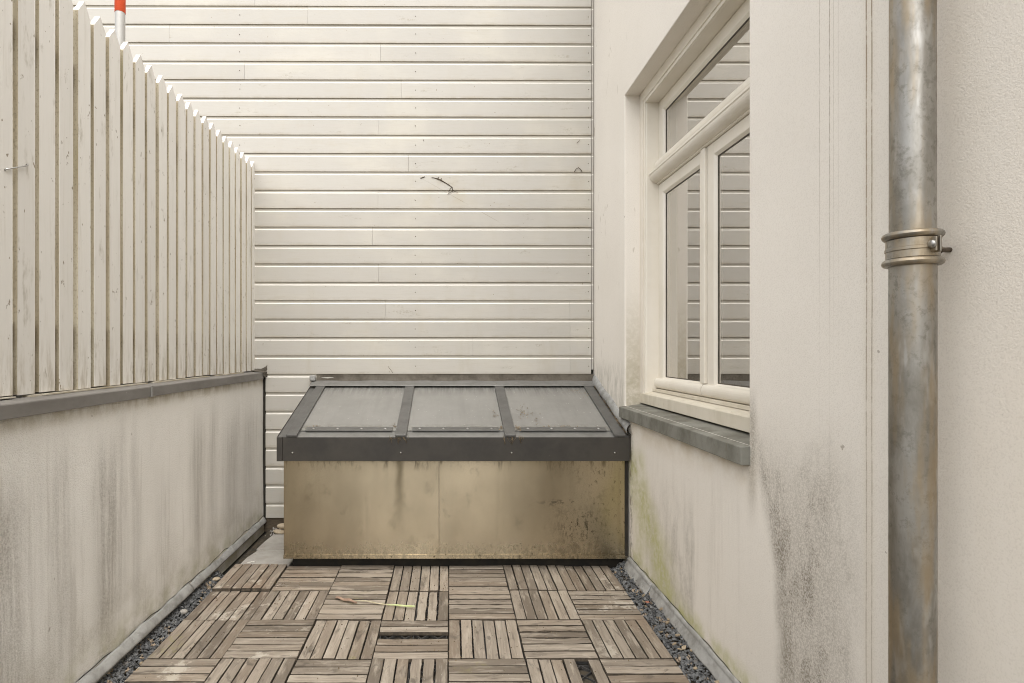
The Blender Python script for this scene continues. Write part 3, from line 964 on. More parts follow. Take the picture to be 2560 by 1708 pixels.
def sash(y0, y1, z0, z1, st, bot, top, name='sash', extra=0.0):
    """frame of four members with a glazing bevel"""
    m = MB()
    bw = .012
    gx = SX + .013
    def member(pr, a, c, ax):
        m.prism(pr, a, c, ax)
    for ya, sg, wd in ((y0, 1, st[0]), (y1, -1, st[1])):
        member([(SX, ya), (SX, ya + sg * wd), (gx, ya + sg * (wd + bw)), (SX + .045, ya + sg * (wd + bw)), (SX + .045, ya)], z0, z1, 'z')
    a, c = y0 + st[0] + bw * .0, y1 - st[1]
    member([(SX + .0004, z1 - .0004), (SX + .0004, z1 - top), (gx, z1 - top - bw), (SX + .0446, z1 - top - bw), (SX + .0446, z1 - .0004)], a, c, 'y')
    member([(SX + .0004, z0 + .0004), (SX + .0004, z0 + bot), (gx, z0 + bot + bw), (SX + .0446, z0 + bot + bw), (SX + .0446, z0 + .0004)], a, c, 'y')
    s = m.build(name, 'window', window, bevel=.001)
    MB().box(gx + .0025, gx + .0065, y0 + st[0] + .004, y1 - st[1] - .004, z0 + bot + .004, z1 - top - .004).build('pane', 'glass', window)
    # dark inner seal
    sm_ = MB()
    e = .0045
    ya, yc, za, zc = y0 + st[0] + bw, y1 - st[1] - bw, z0 + bot + bw, z1 - top - bw
    xx0, xx1 = gx - .0004, gx + .0022
    sm_.box(xx0, xx1, ya - .002, ya + e, za - .001, zc + .001)
    sm_.box(xx0, xx1, yc - e, yc + .002, za - .001, zc + .001)
    sm_.box(xx0 + .0002, xx1, ya, yc, za - .002, za + e)
    sm_.box(xx0 + .0002, xx1, ya, yc, zc - e, zc + .002)
    sm_.build('glazing_seal', MAT['lead_dark'], window)
    return s
sash(J0, J1, .985, 1.357, (.054, .054), .040, .055)              # top light
sash(YC + .0015, J1, -.2105, .905, (.072, .054), .052, .052)     # far casement
sash(J0, YC - .0015, -.2105, .905, (.054, .058), .052, .052)     # near casement
# rounded weather rails
def nose(y0, y1, z0, z1, out, name):
    n = 10
    pr = [(SX + .004, z1)]
    for k in range(n + 1):
        a = math.pi / 2 * (1 - 2 * k / n)
        pr.append((SX - .004 - (out - .004) * math.cos(a) ** .8, (z0 + z1) / 2 + (z1 - z0) / 2 * math.sin(a)))
    pr.append((SX + .004, z0))
    o = MB().prism(pr, y0, y1, 'y').build(name, 'window', window)
    return o
nose(J0 + .001, J1 - .001, .985, 1.036, .024, 'weather_rail')
nose(YC + .012, J1 - .001, -.2100, -.154, .026, 'weather_rail')
nose(J0 + .001, YC + .004, -.2100, -.154, .026, 'weather_rail')
# transom with an overhanging lip and a rounded belly
pr = [(SX + .03, .984), (SX - .020, .984), (1.099, .972), (1.0925, .967), (1.0925, .958)]
for k in range(9):
    a = math.pi / 2 * k / 8
    pr.append((1.0965 + .042 * (1 - math.cos(a)), .954 - .038 * math.sin(a)))
pr += [(1.1385, .910), (SX - .004, .907), (SX + .03, .907)]
MB().prism(pr, J0 - .001, J1 + .001, 'y').build('transom', 'window', window)
# cover strip on the meeting stiles
MB().prism([(SX + .002, YC + .045), (SX - .012, YC + .040), (SX - .0135, YC + .037), (SX - .0135, YC + .004), (SX - .011, YC + .001), (SX + .002, YC + .001)], -.150, .902, 'z').build('cover_strip', 'window', window, bevel=.001)
# inside handle seen faintly through the near casement
hd = MB()
hd.tube([(1.225, 2.36, .20), (1.255, 2.36, .20)], .008, 10)
hd.tube([(1.255, 2.36, .205), (1.258, 2.355, .15), (1.255, 2.352, .06), (1.253, 2.352, .05)], [.009, .009, .010, .007], 10)
hd.build('handle', 'polegrey', window, smooth=True)

# lead upstand along the foot of the house wall
lead_run(XH, -1, -2.0, 2.69, -1.126, .028, -1.185, 11, house, .0035, True)
lead_run(XH, -1, 2.675, 3.03, -1.128, .040, -1.190, 12, house, .005, True)
cl = MB()
cl.grid(lambda u, v: (XH - .003, 1.0 + u * 2.0, -1.125 + .003 * math.sin(19 * u * 2) + .0025 * math.sin(47 * u * 2) + .0035 * v), 90, 1).build('render_crack', 'black', house)

# ================================================================== skylight box
sk = empty('skylight_box', (0.02, 3.3, -1.24), 'grey metal skylight box with three dirty sloping panes against the board wall', 'skylight')
YFC, YFP = 2.995, 3.030            # fascia front, panel front
SXL = -.938
ZT, ZB = -.473, -.603
MB().box(-.908, -.0012 - .058, YFP, YFP + .012, -1.136, -.585).build('front_panel', 'panel', sk)
MB().box(.0012 - .058, .962, YFP + .0014, YFP + .012, -1.136, -.585).build('front_panel', 'panel', sk)
MB().box(-.911, .965, YFP - .006, YFP + .010, -1.1440, -1.1365).build('drip_edge', 'panel', sk)
MB().box(-.911, .965, YFP - .0035, YFP - .0002, -1.1362, -1.124).build('drip_edge', 'panel', sk)
MB().box(.9625, .9775, YFP - .004, YFP + .02, -1.13, -.604).build('corner_trim', 'black', sk)
MB().box(-.910, -.9085, YFP - .0005, 3.752, -1.136, -.50).build('side_panel', 'panel', sk)
MB().box(-.88, .975, 3.10, 3.70, -1.252, -1.1505).build('plinth', 'black', sk)
# inner well
wl = MB()
wl.box(-.895, .96, 3.045, 3.745, -1.134, -1.128)
wl.box(-.9075, -.895, 3.045, 3.745, -1.128, -.52)
wl.box(-.895, .96, 3.745, 3.752, -1.128, -.27)
wl.build('inner_well', 'well', sk)
# roof plane
SL = (-.232 - ZT) / (3.752 - YFC)
def zr(y):
    return ZT + SL * (y - YFC)
ang = math.atan(SL)
def slab(x0, x1, y0, y1, lo, hi, name, mat, bevel=.001, parent=sk):
    pr = [(y0, zr(y0) + lo), (y1, zr(y1) + lo), (y1, zr(y1) + hi), (y0, zr(y0) + hi)]
    return MB().prism(pr, x0, x1, 'x').build(name, mat, parent, bevel=bevel)
fas = MB().box(SXL + .032, .978, YFC, YFC + .006, ZB, ZT - .001).build('fascia', 'fascia', sk, bevel=.0012)
MB().box(SXL, SXL + .0315, YFC - .003, YFC + .01, ZB - .001, ZT - .0005).build('fascia_end', 'fascia', sk, bevel=.0012)
MB().prism([(YFC + .011, ZB), (3.752, zr(3.752) - .13), (3.752, zr(3.752)), (YFC + .011, zr(YFC + .011))], SXL, SXL + .004, 'x').build('rake_fascia', 'fascia', sk)
MB().box(SXL + .005, .975, YFC + .0065, YFP + .03, ZB + .002, ZB + .006).build('soffit', 'fascia', sk)
# frame under the caps
slab(SXL + .0045, SXL + .070, YFC + .0105, 3.752, -.03, -.002, 'edge_frame', 'rib')
slab(.915, .978, YFC + .0065, 3.752, -.03, -.002, 'edge_frame', 'rib')
slab(SXL + .071, .914, YFC + .0065, YFC + .085, -.02, -.0025, 'eaves_sheet', 'rib_sky_sheen')
slab(SXL + .071, .914, 3.70, 3.752, -.02, .001, 'top_rail', 'rib')
ribx = [-.8576, -.265, .330, .924]
for k, x in enumerate(ribx):
    slab(x - .0305, x + .0305, YFC - .004, 3.722, .004, .017, 'rib', 'rib', .0015)
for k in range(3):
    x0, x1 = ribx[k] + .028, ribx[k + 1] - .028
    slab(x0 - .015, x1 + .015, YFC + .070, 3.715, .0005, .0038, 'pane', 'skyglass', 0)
bars = [(765, 981), (1031, 1247), (1302, 1514.6)]
for a, c in bars:
    yy = YFC + .075
    x0, x1 = (a - 1124) * (yy) / F, (c - 1124) * yy / F
    br = slab(x0, x1, yy - .018, yy + .022, .0042, .0105, 'glazing_bar', 'rib', .0008)
    for q in range(4):
        xx = x0 + (x1 - x0) * (.085 + .277 * q)
        s_ = MB()
        yv = yy + .004
        s_.lathe(xx, yv, [(0.0001, zr(yv) + .0142), (.0055, zr(yv) + .0137), (.0075, zr(yv) + .0118), (.0078, zr(yv) + .009)], 12)
        s_.build('screw', 'steel', br, smooth=True)
for px in (731, 1002, 1279, 1537):
    xx = (px - 1124) * YFC / F
    zz = -(1132 - 875) * YFC / F
    s_ = MB().tube([(xx, YFC - .0025, zz), (xx, YFC + .001, zz)], [.0045, .005], 10)
    s_.build('screw', 'steel', fas, smooth=True)
# ridge flashing and the soiled board above it
MB().prism([(3.668, zr(3.668) + .0178), (3.752, zr(3.752) + .018), (3.752, zr(3.752) + .026), (3.668, zr(3.668) + .0225)], SXL + .004, .984, 'x').build('ridge_flashing', 'rib_sky_sheen', sk, bevel=.001)
MB().grid(lambda u, v: (-.905 + u * 1.886, 3.7525 + .004 * math.sin(37 * u) - .012 * v ** 2, -.165 - .050 * v + .0015 * math.sin(23 * u)), 50, 6).build('upper_flashing', 'lead_dark', sk)
MB().box(-.945, -.908, 3.718, 3.7515, -.210, -.172).build('flashing_corner', 'lead', sk, bevel=.006)
# side flashing on the house wall, following the slope
def sf(u, v):
    y = 3.005 + u * 0.75
    zz = zr(y) + .012 + .055 * (1 - v) + .004 * math.sin(21 * y)
    return (XH - .003 - .018 * v - .012 * math.sin(3.14 * v) * (.7 + .3 * math.sin(13 * y)), y, zz)
sfo = MB().grid(sf, 40, 8).build('side_flashing', 'lead', sk, smooth=True)
so_ = sfo.modifiers.new('thick', 'SOLIDIFY'); so_.thickness = .003
MB().grid(lambda u, v: (.972 + .010 * v, 2.99 + u * .76, zr(2.99 + u * .76) + .002 + .014 * v), 20, 2).build('side_channel', 'black', sk)
ds = MB()
rd = random.Random(21)
for k in range(260):
    u = rd.random() ** .7
    y = 3.0 + (1 - u) * .74
    x = .962 + rd.gauss(0, .006)
    z = zr(y) + .012 + rd.random() * .008
    a = rd.uniform(0, 6.28)
    l = rd.uniform(.003, .012)
    d = Vector((math.cos(a), math.sin(a), SL * math.sin(a) + rd.uniform(-.2, .4))) * l
    n = Vector((-d.y, d.x, 0)) * rd.uniform(.15, .4)
    p = Vector((x, y, z))
    ds.quad([p - d - n, p + d - n * .3, p + d * .8 + n, p - d * .7 + n * .8])
tag(ds.build('side_debris', 'debris', sk, fix=False), kind='stuff')

# ================================================================== downpipe
PX, PY, PR = .908, 1.083, .0368
dp = empty('downpipe', (PX, PY, -1.25), 'weathered zinc downpipe with a clamped joint on the house wall', 'drainpipe')
MB().lathe(PX, PY, [(PR, .208), (PR * .995, .235), (PR * .99, .4), (PR * .99, 3.4)], 64).build('upper_pipe', 'pipe', dp, smooth=True)
MB().lathe(PX, PY, [(PR * 1.012, -1.24), (PR * 1.012, .3 - .12), (PR * 1.03, .189), (PR * 1.03, .205), (PR * .9, .212)], 64).build('lower_pipe', 'pipe', dp, smooth=True)
def ring(zc, rr, name):
    n = 12
    pr = [(PR + .0045 + rr * math.cos(2 * math.pi * k / n), zc + rr * math.sin(2 * math.pi * k / n)) for k in range(n + 1)]
    return MB().lathe(PX, PY, pr, 64).build(name, 'pipe', dp, smooth=True)
ZC = .197
ring(ZC + .0262, .0074, 'ring')
ring(ZC - .0262, .0074, 'ring')
bd = MB().lathe(PX, PY, [(PR + .0035, ZC + .019), (PR + .0052, ZC + .018), (PR + .0052, ZC + .003), (PR + .0068, ZC + .0015), (PR + .0068, ZC - .0035), (PR + .0052, ZC - .005), (PR + .0052, ZC - .018), (PR + .0035, ZC - .019)], 64).build('clamp_band', 'pipe', dp, smooth=False)
# clamp ears with the bolt on the right of the visible side
an = math.atan2(-PY, -PX)           # towards the camera
ea = an + R(36)
er = Vector((math.cos(ea), math.sin(ea), 0))
et = Vector((-math.sin(ea), math.cos(ea), 0))
c0 = Vector((PX, PY, ZC + .002))
def obox(c, ax, hw_, name, mat, parent, bevel=.001):
    m = MB()
    cs = [c + ax[0] * sx * hw_[0] + ax[1] * sy * hw_[1] + ax[2] * sz * hw_[2] for sx in (-1, 1) for sy in (-1, 1) for sz in (-1, 1)]
    i_ = len(m.v)
    m.v += [Vector((p.x, p.y, p.z + H)) for p in cs]
    for f in ((0, 1, 3, 2), (4, 6, 7, 5), (0, 4, 5, 1), (2, 3, 7, 6), (0, 2, 6, 4), (1, 5, 7, 3)):
        m.f.append(f); m.mi.append(0)
    return m.build(name, mat, parent, bevel=bevel)
up = Vector((0, 0, 1))
obox(c0 + er * (PR + .011) + et * .004, (er, et, up), (.0065, .0016, .0135), 'clamp_ear', 'pipe', dp)
obox(c0 + er * (PR + .011) + et * .011, (er, et, up), (.0075, .0016, .015), 'clamp_ear', 'pipe', dp)
bp = c0 + er * (PR + .0115)
MB().tube([bp - et * .0045, bp - et * .003, bp + et * .001, bp + et * .0024], [.004, .0072, .0078, .0078], 14).build('bolt_head', 'steel', dp, smooth=True)
MB().tube([(.956, PY + .004, ZC), (.966, PY + .004, ZC)], .0085, 6).build('nut', 'rust', dp)
MB().tube([(PX + PR, PY + .004, ZC), (XH + .01, PY + .004, ZC)], .005, 8).build('wall_bracket', 'rust', dp)

# ================================================================== pole behind the fence
pole = empty('striped_pole', (-1.552, 2.6, -4.2), 'grey metal pole with an orange upper end behind the fence', 'pole')
MB().lathe(-1.552, 2.6, [(.0215, -4.2), (.0215, 1.586)], 24).build('shaft', 'polegrey', pole, smooth=True)
MB().lathe(-1.552, 2.6, [(.0215, 1.5865), (.0230, 1.5875), (.0230, 2.45), (.0001, 2.452)], 24).build('orange_sleeve', 'orange', pole, smooth=True)

# ================================================================== deck tiles
CX = [-1.199, -.900, -.602, -.306, -.005, .2986, .590, .884]
RY = [3.082, 2.772, 2.482, 2.178, 1.878]
ORI = ['VHHVHVV', 'VVHVHVH', 'VHVHVHV', 'HVHVHVH']
SLW, SLL, SLH = .0462, .2945, .016
def slat_mesh(seed):
    rnd = random.Random(seed)
    n = 9
    v, f = [], []
    sec = [(-.5, -1.0), (-.5, -.09), (-.475, 0), (-.15, .02), (.15, .02), (.475, 0), (.5, -.09), (.5, -1.0)]
    ns = len(sec)
    warp = rnd.uniform(-.0012, .0012)
    bow = rnd.uniform(-.0006, .0006)
    for k in range(n):
        t_ = k / (n - 1)
        l0 = (t_ - .5) * SLL
        wl_ = 1 + rnd.uniform(-.022, .014)
        wr_ = 1 + rnd.uniform(-.022, .014)
        if rnd.random() < .10:
            wl_ -= rnd.uniform(.02, .09)
        if rnd.random() < .10:
            wr_ -= rnd.uniform(.02, .09)
        for a, h in sec:
            lx = l0
            if k in (0, n - 1):
                lx += rnd.uniform(-.0012, .0012)
                if h > -.3:
                    lx -= math.copysign(.0012, l0)
            yy = a * SLW * (wl_ if a < 0 else wr_) + bow * (1 - (2 * t_ - 1) ** 2)
            zz = (h if h < 0 else h * .05) * SLH * (1 if h < -.5 else 1)
            zz += warp * (2 * t_ - 1) ** 2 + (rnd.uniform(-.0004, .0004) if h > -.5 else 0)
            v.append((lx, yy, zz))
    for k in range(n - 1):
        for j in range(ns):
            l = (j + 1) % ns
            f.append((k * ns + j, (k + 1) * ns + j, (k + 1) * ns + l, k * ns + l))
    f.append(tuple(range(ns)))
    f.append(tuple((n - 1) * ns + j for j in reversed(range(ns))))
    me = bpy.data.meshes.new('slat')
    me.from_pydata(v, [], f)
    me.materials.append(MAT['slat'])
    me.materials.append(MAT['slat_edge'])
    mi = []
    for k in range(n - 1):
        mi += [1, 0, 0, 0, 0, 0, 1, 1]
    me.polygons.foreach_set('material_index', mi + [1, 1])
    b = bmesh.new(); b.from_mesh(me)
    bmesh.ops.recalc_face_normals(b, faces=b.faces)
    b.to_mesh(me); b.free()
    return me
SM = [slat_mesh(100 + k) for k in range(24)]
def split_slat(seed):
    """a rotted slat with ragged edges"""
    me = slat_mesh(seed)
    rnd = random.Random(seed)
    for vv in me.vertices:
        if abs(vv.co.y) > .02:
            vv.co.y *= 1 - rnd.uniform(.0, .22)
        vv.co.z += rnd.uniform(-.003, .001) if vv.co.z > -.01 else 0
    return me
RM = [split_slat(300 + k) for k in range(4)]
def lattice_mesh():
    v, f = [], []
    def bar(p, q, wd, h0, h1):
        p, q = Vector(p), Vector(q)
        d = (q - p).normalized()
        n_ = Vector((-d.y, d.x, 0)) * wd / 2
        i_ = len(v)
        for e in (p - n_, p + n_, q + n_, q - n_):
            v.append((e.x, e.y, h0)); v.append((e.x, e.y, h1))
        for a in range(4):
            b2 = (a + 1) % 4
            f.append((i_ + 2 * a, i_ + 2 * b2, i_ + 2 * b2 + 1, i_ + 2 * a + 1))
        f.append((i_ + 1, i_ + 3, i_ + 5, i_ + 7))
        f.append((i_, i_ + 6, i_ + 4, i_ + 2))
    s_ = .142
    for e in (-s_, 0, s_):
        bar((-s_ + .004, e, 0), (s_ - .004, e, 0), .006, -.030, -.0175)
        bar((e, -s_ + .0005, 0), (e, s_ - .0005, 0), .006, -.0305, -.0180)
    for k in range(-3, 4):
        o_ = k * .071
        a0, a1 = max(-s_, -s_ + o_), min(s_, s_ + o_)
        bar((a0, a0 - o_, 0), (a1, a1 - o_, 0), .0045, -.031, -.0185)
        bar((a0, -(a0 - o_), 0), (a1, -(a1 - o_), 0), .0045, -.0315, -.0190)
    me = bpy.data.meshes.new('grid_base')
    me.from_pydata(v, [], f)
    me.materials.append(MAT['plastic'])
    return me
LAT = lattice_mesh()
ordn = ['leftmost', 'second from left', 'third from left', 'middle', 'third from right', 'second from right', 'rightmost']
rown = ['in the row at the skylight', 'in the second row from the skylight', 'in the third row from the skylight', 'in the front row nearest the camera']
rt = random.Random(5)
for r in range(4):
    for c in range(7):
        x0, x1, y1, y0 = CX[c], CX[c + 1], RY[r], RY[r + 1]
        xc, yc = (x0 + x1) / 2, (y0 + y1) / 2
        lift = rt.uniform(-.004, .004)
        if (r, c) == (0, 0):
            lift = .010
        if (r, c) in ((2, 5),):
            lift = .002
        ori = ORI[r][c]
        special = ''
        if (r, c) == (2, 3):
            special = ' with dark slot'
        if (r, c) == (3, 5):
            special = ' with lattice showing'
        te = empty('deck_tile', (xc, yc, zdeck(yc) + lift), 'wooden deck tile%s, %s %s' % (special, ordn[c], rown[r]), 'deck tile', 'square wooden deck tiles')
        lw = (x1 - x0) if ori == 'H' else (y1 - y0)        # along the slats
        ww = (y1 - y0) if ori == 'H' else (x1 - x0)        # across
        yawt = rt.uniform(-.010, .010)
        for s_ in range(6):
            if (r, c) == (2, 3) and s_ == 3:
                continue
            if (r, c) == (3, 5) and s_ == 4:
                continue
            me = SM[rt.randrange(24)]
            if (r, c) in ((2, 5),) and s_ in (2, 3, 4):
                me = RM[s_ % 4]
            if (r, c) in ((3, 3),) and s_ in (3, 4):
                me = RM[s_ % 4]
            if (r, c) in ((1, 3),) and s_ in (3, 4):
                me = RM[(s_ + 1) % 4]
            if (r, c) in ((1, 6), (0, 2), (1, 4)) and s_ in (2, 4):
                me = RM[(s_ + 2) % 4]
            o = bpy.data.objects.new('slat', me)
            o.parent = te
            p = ((s_ + .5) / 6 - .5) * ww + rt.uniform(-.0014, .0014)
            zz = rt.uniform(-.0014, .0014)
            fl = math.pi if rt.random() < .5 else 0
            if ori == 'H':
                o.location = (rt.uniform(-.001, .001), p, zz + TILT * p)
                o.rotation_euler = (TILT, rt.uniform(-.004, .004), yawt + rt.uniform(-.004, .004) + fl)
            else:
                o.location = (p, rt.uniform(-.001, .001), zz)
                o.rotation_euler = (rt.uniform(-.008, .008), -TILT if not fl else TILT, math.pi / 2 + yawt + rt.uniform(-.004, .004) + fl)
            o.scale = ((lw - .0035) / SLL, (ww / 6 - (.0060 if ori == 'H' else .0048) - rt.uniform(0, .0012)) / SLW, 1)
            scene.collection.objects.link(o)
        lo = bpy.data.objects.new('grid_base', LAT)
        lo.parent = te
        lo.scale = (lw / .3, ww / .3, 1) if False else (1, 1, 1)
        scene.collection.objects.link(lo)

# soil filling below the deck and in the open slots
sb = MB()
rs = random.Random(9)
sb.grid(lambda u, v: (-1.235 + 2.2 * u, 1.55 + 2.22 * v, zdeck(1.55 + 2.2 * v) - .034 + .006 * math.sin(90 * u + 7 * v) * math.sin(70 * v) + rs.uniform(-.004, .004)), 70, 70)
so1 = sb.build('roof_soil', 'soil')
tag(so1, 'dark soil and grit lying on the roof under the deck tiles', 'soil', None, 'stuff')

# ================================================================== gravel strips
def chips(name, n, region, seed, smin, smax, mat, zf):
    rnd = random.Random(seed)
    v, f = [], []
    for _ in range(n):
        x, y = region(rnd)
        s_ = rnd.uniform(smin, smax)
        z = zf(x, y, rnd)
        rot = Matrix.Rotation(rnd.uniform(0, 6.28), 3, 'Z') @ Matrix.Rotation(rnd.gauss(0, .55), 3, 'X') @ Matrix.Rotation(rnd.gauss(0, .55), 3, 'Y')
        k = rnd.choice((5, 6))
        th = rnd.uniform(.12, .32) * s_
        el_ = rnd.uniform(.5, .95)
        i_ = len(v)
        pts = []
        for j in range(k):
            a = 2 * math.pi * j / k + rnd.uniform(-.35, .35)
            rr = s_ * rnd.uniform(.6, 1.0)
            pts.append((rr * math.cos(a), rr * math.sin(a) * el_))
        for h, sh in ((-th, .9), (th, 1.0)):
            for px, py in pts:
                q = rot @ Vector((px * sh, py * sh, h * rnd.uniform(.75, 1.1)))
                v.append((q.x + x, q.y + y, q.z + z + H))
        f.append(tuple(i_ + k + j for j in range(k)))
        f.append(tuple(i_ + j for j in reversed(range(k))))
        for j in range(k):
            l = (j + 1) % k
            f.append((i_ + j, i_ + l, i_ + k + l, i_ + k + j))
    me = bpy.data.meshes.new(name)
    me.from_pydata(v, [], f)
    me.materials.append(MAT[mat])
    o = bpy.data.objects.new(name, me)
    scene.collection.objects.link(o)
    return o
def reg_r(rnd):
    return rnd.uniform(.886, .980), rnd.uniform(1.60, 3.06)
def zf_r(x, y, rnd):
    return zdeck(y) - .018 + (x - .886) * .58 + rnd.uniform(-.006, .010)
gr_ = chips('slate_gravel', 2300, reg_r, 31, .006, .0125, 'gravel', zf_r)
tag(gr_, 'strip of dark slate chips between the deck and the house wall', 'gravel', None, 'stuff')
gb = MB().grid(lambda u, v: (.884 + .10 * u, 1.5 + 1.58 * v, zdeck(1.5 + 1.58 * v) - .032 + .055 * u), 4, 20).build('gravel_bed', 'soil')
tag(gb, 'dark grit bed below the slate chips along the house wall', 'soil', None, 'stuff')
def reg_l(rnd):
    y = rnd.uniform(1.60, 2.98)
    xr = -1.199 if y < 3.0 else -1.16
    return rnd.uniform(-1.266, xr - .002), y
def zf_l(x, y, rnd):
    return zdeck(y) - .009 + max(0, -1.199 - x) * .45 + rnd.uniform(-.008, .008) - .012 * (y > 2.75)
gl_ = chips('slate_gravel', 1700, reg_l, 32, .006, .0125, 'gravel', zf_l)
tag(gl_, 'strip of dark slate chips between the deck and the low streaked wall', 'gravel', None, 'stuff')
def chip2(rnd):
    y = rnd.uniform(1.62, 3.0)
    return (rnd.uniform(-1.245, -1.185), y) if rnd.random() < .6 else (rnd.uniform(.90, .965), y)
wc = chips('wood_chips', 46, chip2, 33, .006, .014, 'woodchip', lambda x, y, r_: (zdeck(y) - .004 + (max(0, x - .886) * .58) + r_.uniform(0, .006)))
tag(wc, 'scattered pale wood splinters and leaf bits on the slate chips', 'litter', None, 'stuff')
cr = chips('deck_crumbs', 900, lambda r_: (r_.uniform(-1.15, .87), 1.95 + 1.12 * r_.random() ** .7), 34,   .0013, .0046, 'debris', lambda x, y, r_: zdeck(y) + .0015)
tag(cr, 'small brown crumbs of plant litter strewn over the deck tiles', 'litter', None, 'stuff')
cr2 = chips('gap_litter', 900, lambda r_: (r_.uniform(-.88, .93), r_.uniform(3.075, 3.115)), 35, .003, .008, 'debris', lambda x, y, r_: zdeck(y) - .022 + r_.uniform(-.006, .006))
tag(cr2, 'dark plant litter in the slot below the skylight box', 'litter', None, 'stuff')

# ================================================================== paving slabs and pebbles beside the skylight
def slabstone(y0, y1, x0, x1, label):
    m = MB()
    zc = zdeck((y0 + y1) / 2) - .012
    rnd = random.Random(int(y0 * 100))
    pts = [(x0 + .012 * rnd.random(), y0), (x1, y0), (x1, y1), (x0 + .02 + .012 * rnd.random(), y1), (x0 + .012 * rnd.random(), (y0 + y1) / 2)]
    m.prism([(a, b2) for a, b2 in pts], zc - .03, zc + .008, 'z')
    return tag(m.build('paving_slab', 'slab', bevel=.003), label, 'slab', 'paving slabs beside the skylight')
slabstone(3.088, 3.335, -1.185, -.90, 'pale grey stone slab beside the skylight, touching the deck')
slabstone(3.338, 3.60, -1.175, -.90, 'pale grey stone slab beside the skylight, nearer the pebbles')
def pebble(px, py, zc, sx, sy, sz, rz, rx, label, mat, seed, name='pebble', cat='pebble', group='pebbles beside the skylight'):
    rnd = random.Random(seed)
    m = MB()
    n1, n2 = 14, 9
    ph = [rnd.uniform(0, 6) for _ in range(3)]
    rot = Matrix.Rotation(rz, 3, 'Z') @ Matrix.Rotation(rx, 3, 'Y')
    def fn(u, v):
        a, b2 = 2 * math.pi * u, math.pi * v
        rr = 1 + .07 * math.sin(2 * a + ph[0]) + .05 * math.sin(3 * b2 + ph[1])
        q = rot @ Vector((sx * rr * math.cos(a) * math.sin(b2), sy * rr * math.sin(a) * math.sin(b2), sz * math.cos(b2)))
        return (px + q.x, py + q.y, zc + q.z)
    m.grid(fn, n1, n2)
    return tag(m.build(name, mat, smooth=True), label, cat, group)
zp = zdeck(3.65) - .012
pebble(-1.105, 3.665, zp + .040, .040, .028, .017, .1, .0, 'flat beige pebble lying on top of its neighbours beside the skylight', 'pebble', 1)
pebble(-1.120, 3.635, zp + .010, .046, .028, .014, -.25, .1, 'pale flat pebble at the bottom of the heap by the skylight', 'pebble', 2)
pebble(-1.012, 3.650, zp + .038, .046, .024, .021, .5, -.75, 'oval tan pebble leaning upright next to the flat pebbles', 'pebble', 3)
pebble(-.945, 3.66, zp + .034, .032, .024, .030, .4, .2, 'grey pebble half hidden behind the skylight corner', 'pebble_grey', 4)
pb = chips('pebble_grit', 160, lambda r_: (r_.uniform(-1.2, -.92), r_.uniform(3.58, 3.75)), 36, .004, .012, 'slab', lambda x, y, r_: zdeck(y) - .012 + r_.uniform(-.004, .006))
tag(pb, 'pale grit and small stones around the pebbles in the corner', 'grit', None, 'stuff')

# ================================================================== small things
def wp_(px, py, y):
    return ((px - 1124) * y / F, y, (875 - py) * y / F)
# tendril on the boards
def onwall(px, py, d=.003):
    return wp_(px, py, YB - .022 - d)
td = empty('dried_tendril', onwall(1105, 455), 'curved dark dried tendril stuck on the cream boards', 'twig')
rv_ = random.Random(3)
main = [(1079, 444), (1086, 445), (1094, 447), (1100, 449.5), (1108, 454), (1115, 458), (1122, 462.5), (1128, 466.5), (1130.5, 470), (1132, 476)]
MB().tube([onwall(a, c) for a, c in main], [.0015, .0022, .003, .0042, .0033, .0026, .0028, .0026, .0024, .0022], 7).build('stem', 'twig', td, smooth=True)
for pts in ([(1132, 476), (1137, 479), (1145, 481)], [(1128, 469), (1124, 475), (1121, 481)], [(1131, 478), (1125, 482), (1119, 486)], [(1096, 448), (1096, 443), (1098, 442)], [(1103, 449), (1104, 446)]):
    MB().tube([onwall(a, c, .002 + .002 * rv_.random()) for a, c in pts], .0016, 6).build('tendril_branch', 'twig', td, smooth=True)
kn = MB()
for k in range(26):
    a = rv_.choice(main)
    p = Vector(onwall(a[0] + rv_.gauss(0, 2), a[1] + rv_.gauss(0, 2), rv_.uniform(.001, .005)))
    q = Vector((rv_.uniform(-1, 1), 0, rv_.uniform(-1, 1))) * .0035
    kn.quad([p - q, p + Vector((q.z, .001, -q.x)) * .6, p + q, p - Vector((q.z, 0, -q.x)) * .6])
kn.build('crumbs', 'twig', td, fix=False)
def squiggle(name, pts, r_, label, mat='twig'):
    return tag(MB().tube([onwall(a, c) for a, c in pts], r_, 6).build(name, mat, smooth=True), label, 'twig')
squiggle('dried_root', [(1436, 430), (1440, 423), (1446, 419), (1451, 423), (1455, 429)], .0022, 'small arched dried root on the boards at the right end')
squiggle('dried_root', [(1051, 446), (1057, 444), (1062, 442)], .0028, 'tiny dark root stub left of the curved tendril')
squiggle('dried_root', [(1442, 358), (1447, 353), (1450, 349)], .0014, 'short thin root fleck above the arched root on the boards')
squiggle('dried_root', [(1058, 349), (1060, 354)], .0016, 'short thin root fleck high on the boards above the tendril')
squiggle('dried_root', [(675, 850), (677, 857)], .0018, 'dark fleck on the boards near the fence foot')
squiggle('dried_root', [(698, 888), (697, 882), (700, 878)], .0014, 'thin hooked root on the boards near the fence foot')
squiggle('dried_root', [(970, 916), (976, 924), (982, 932)], .0014, 'thin slanting root on the lowest full board above the skylight')
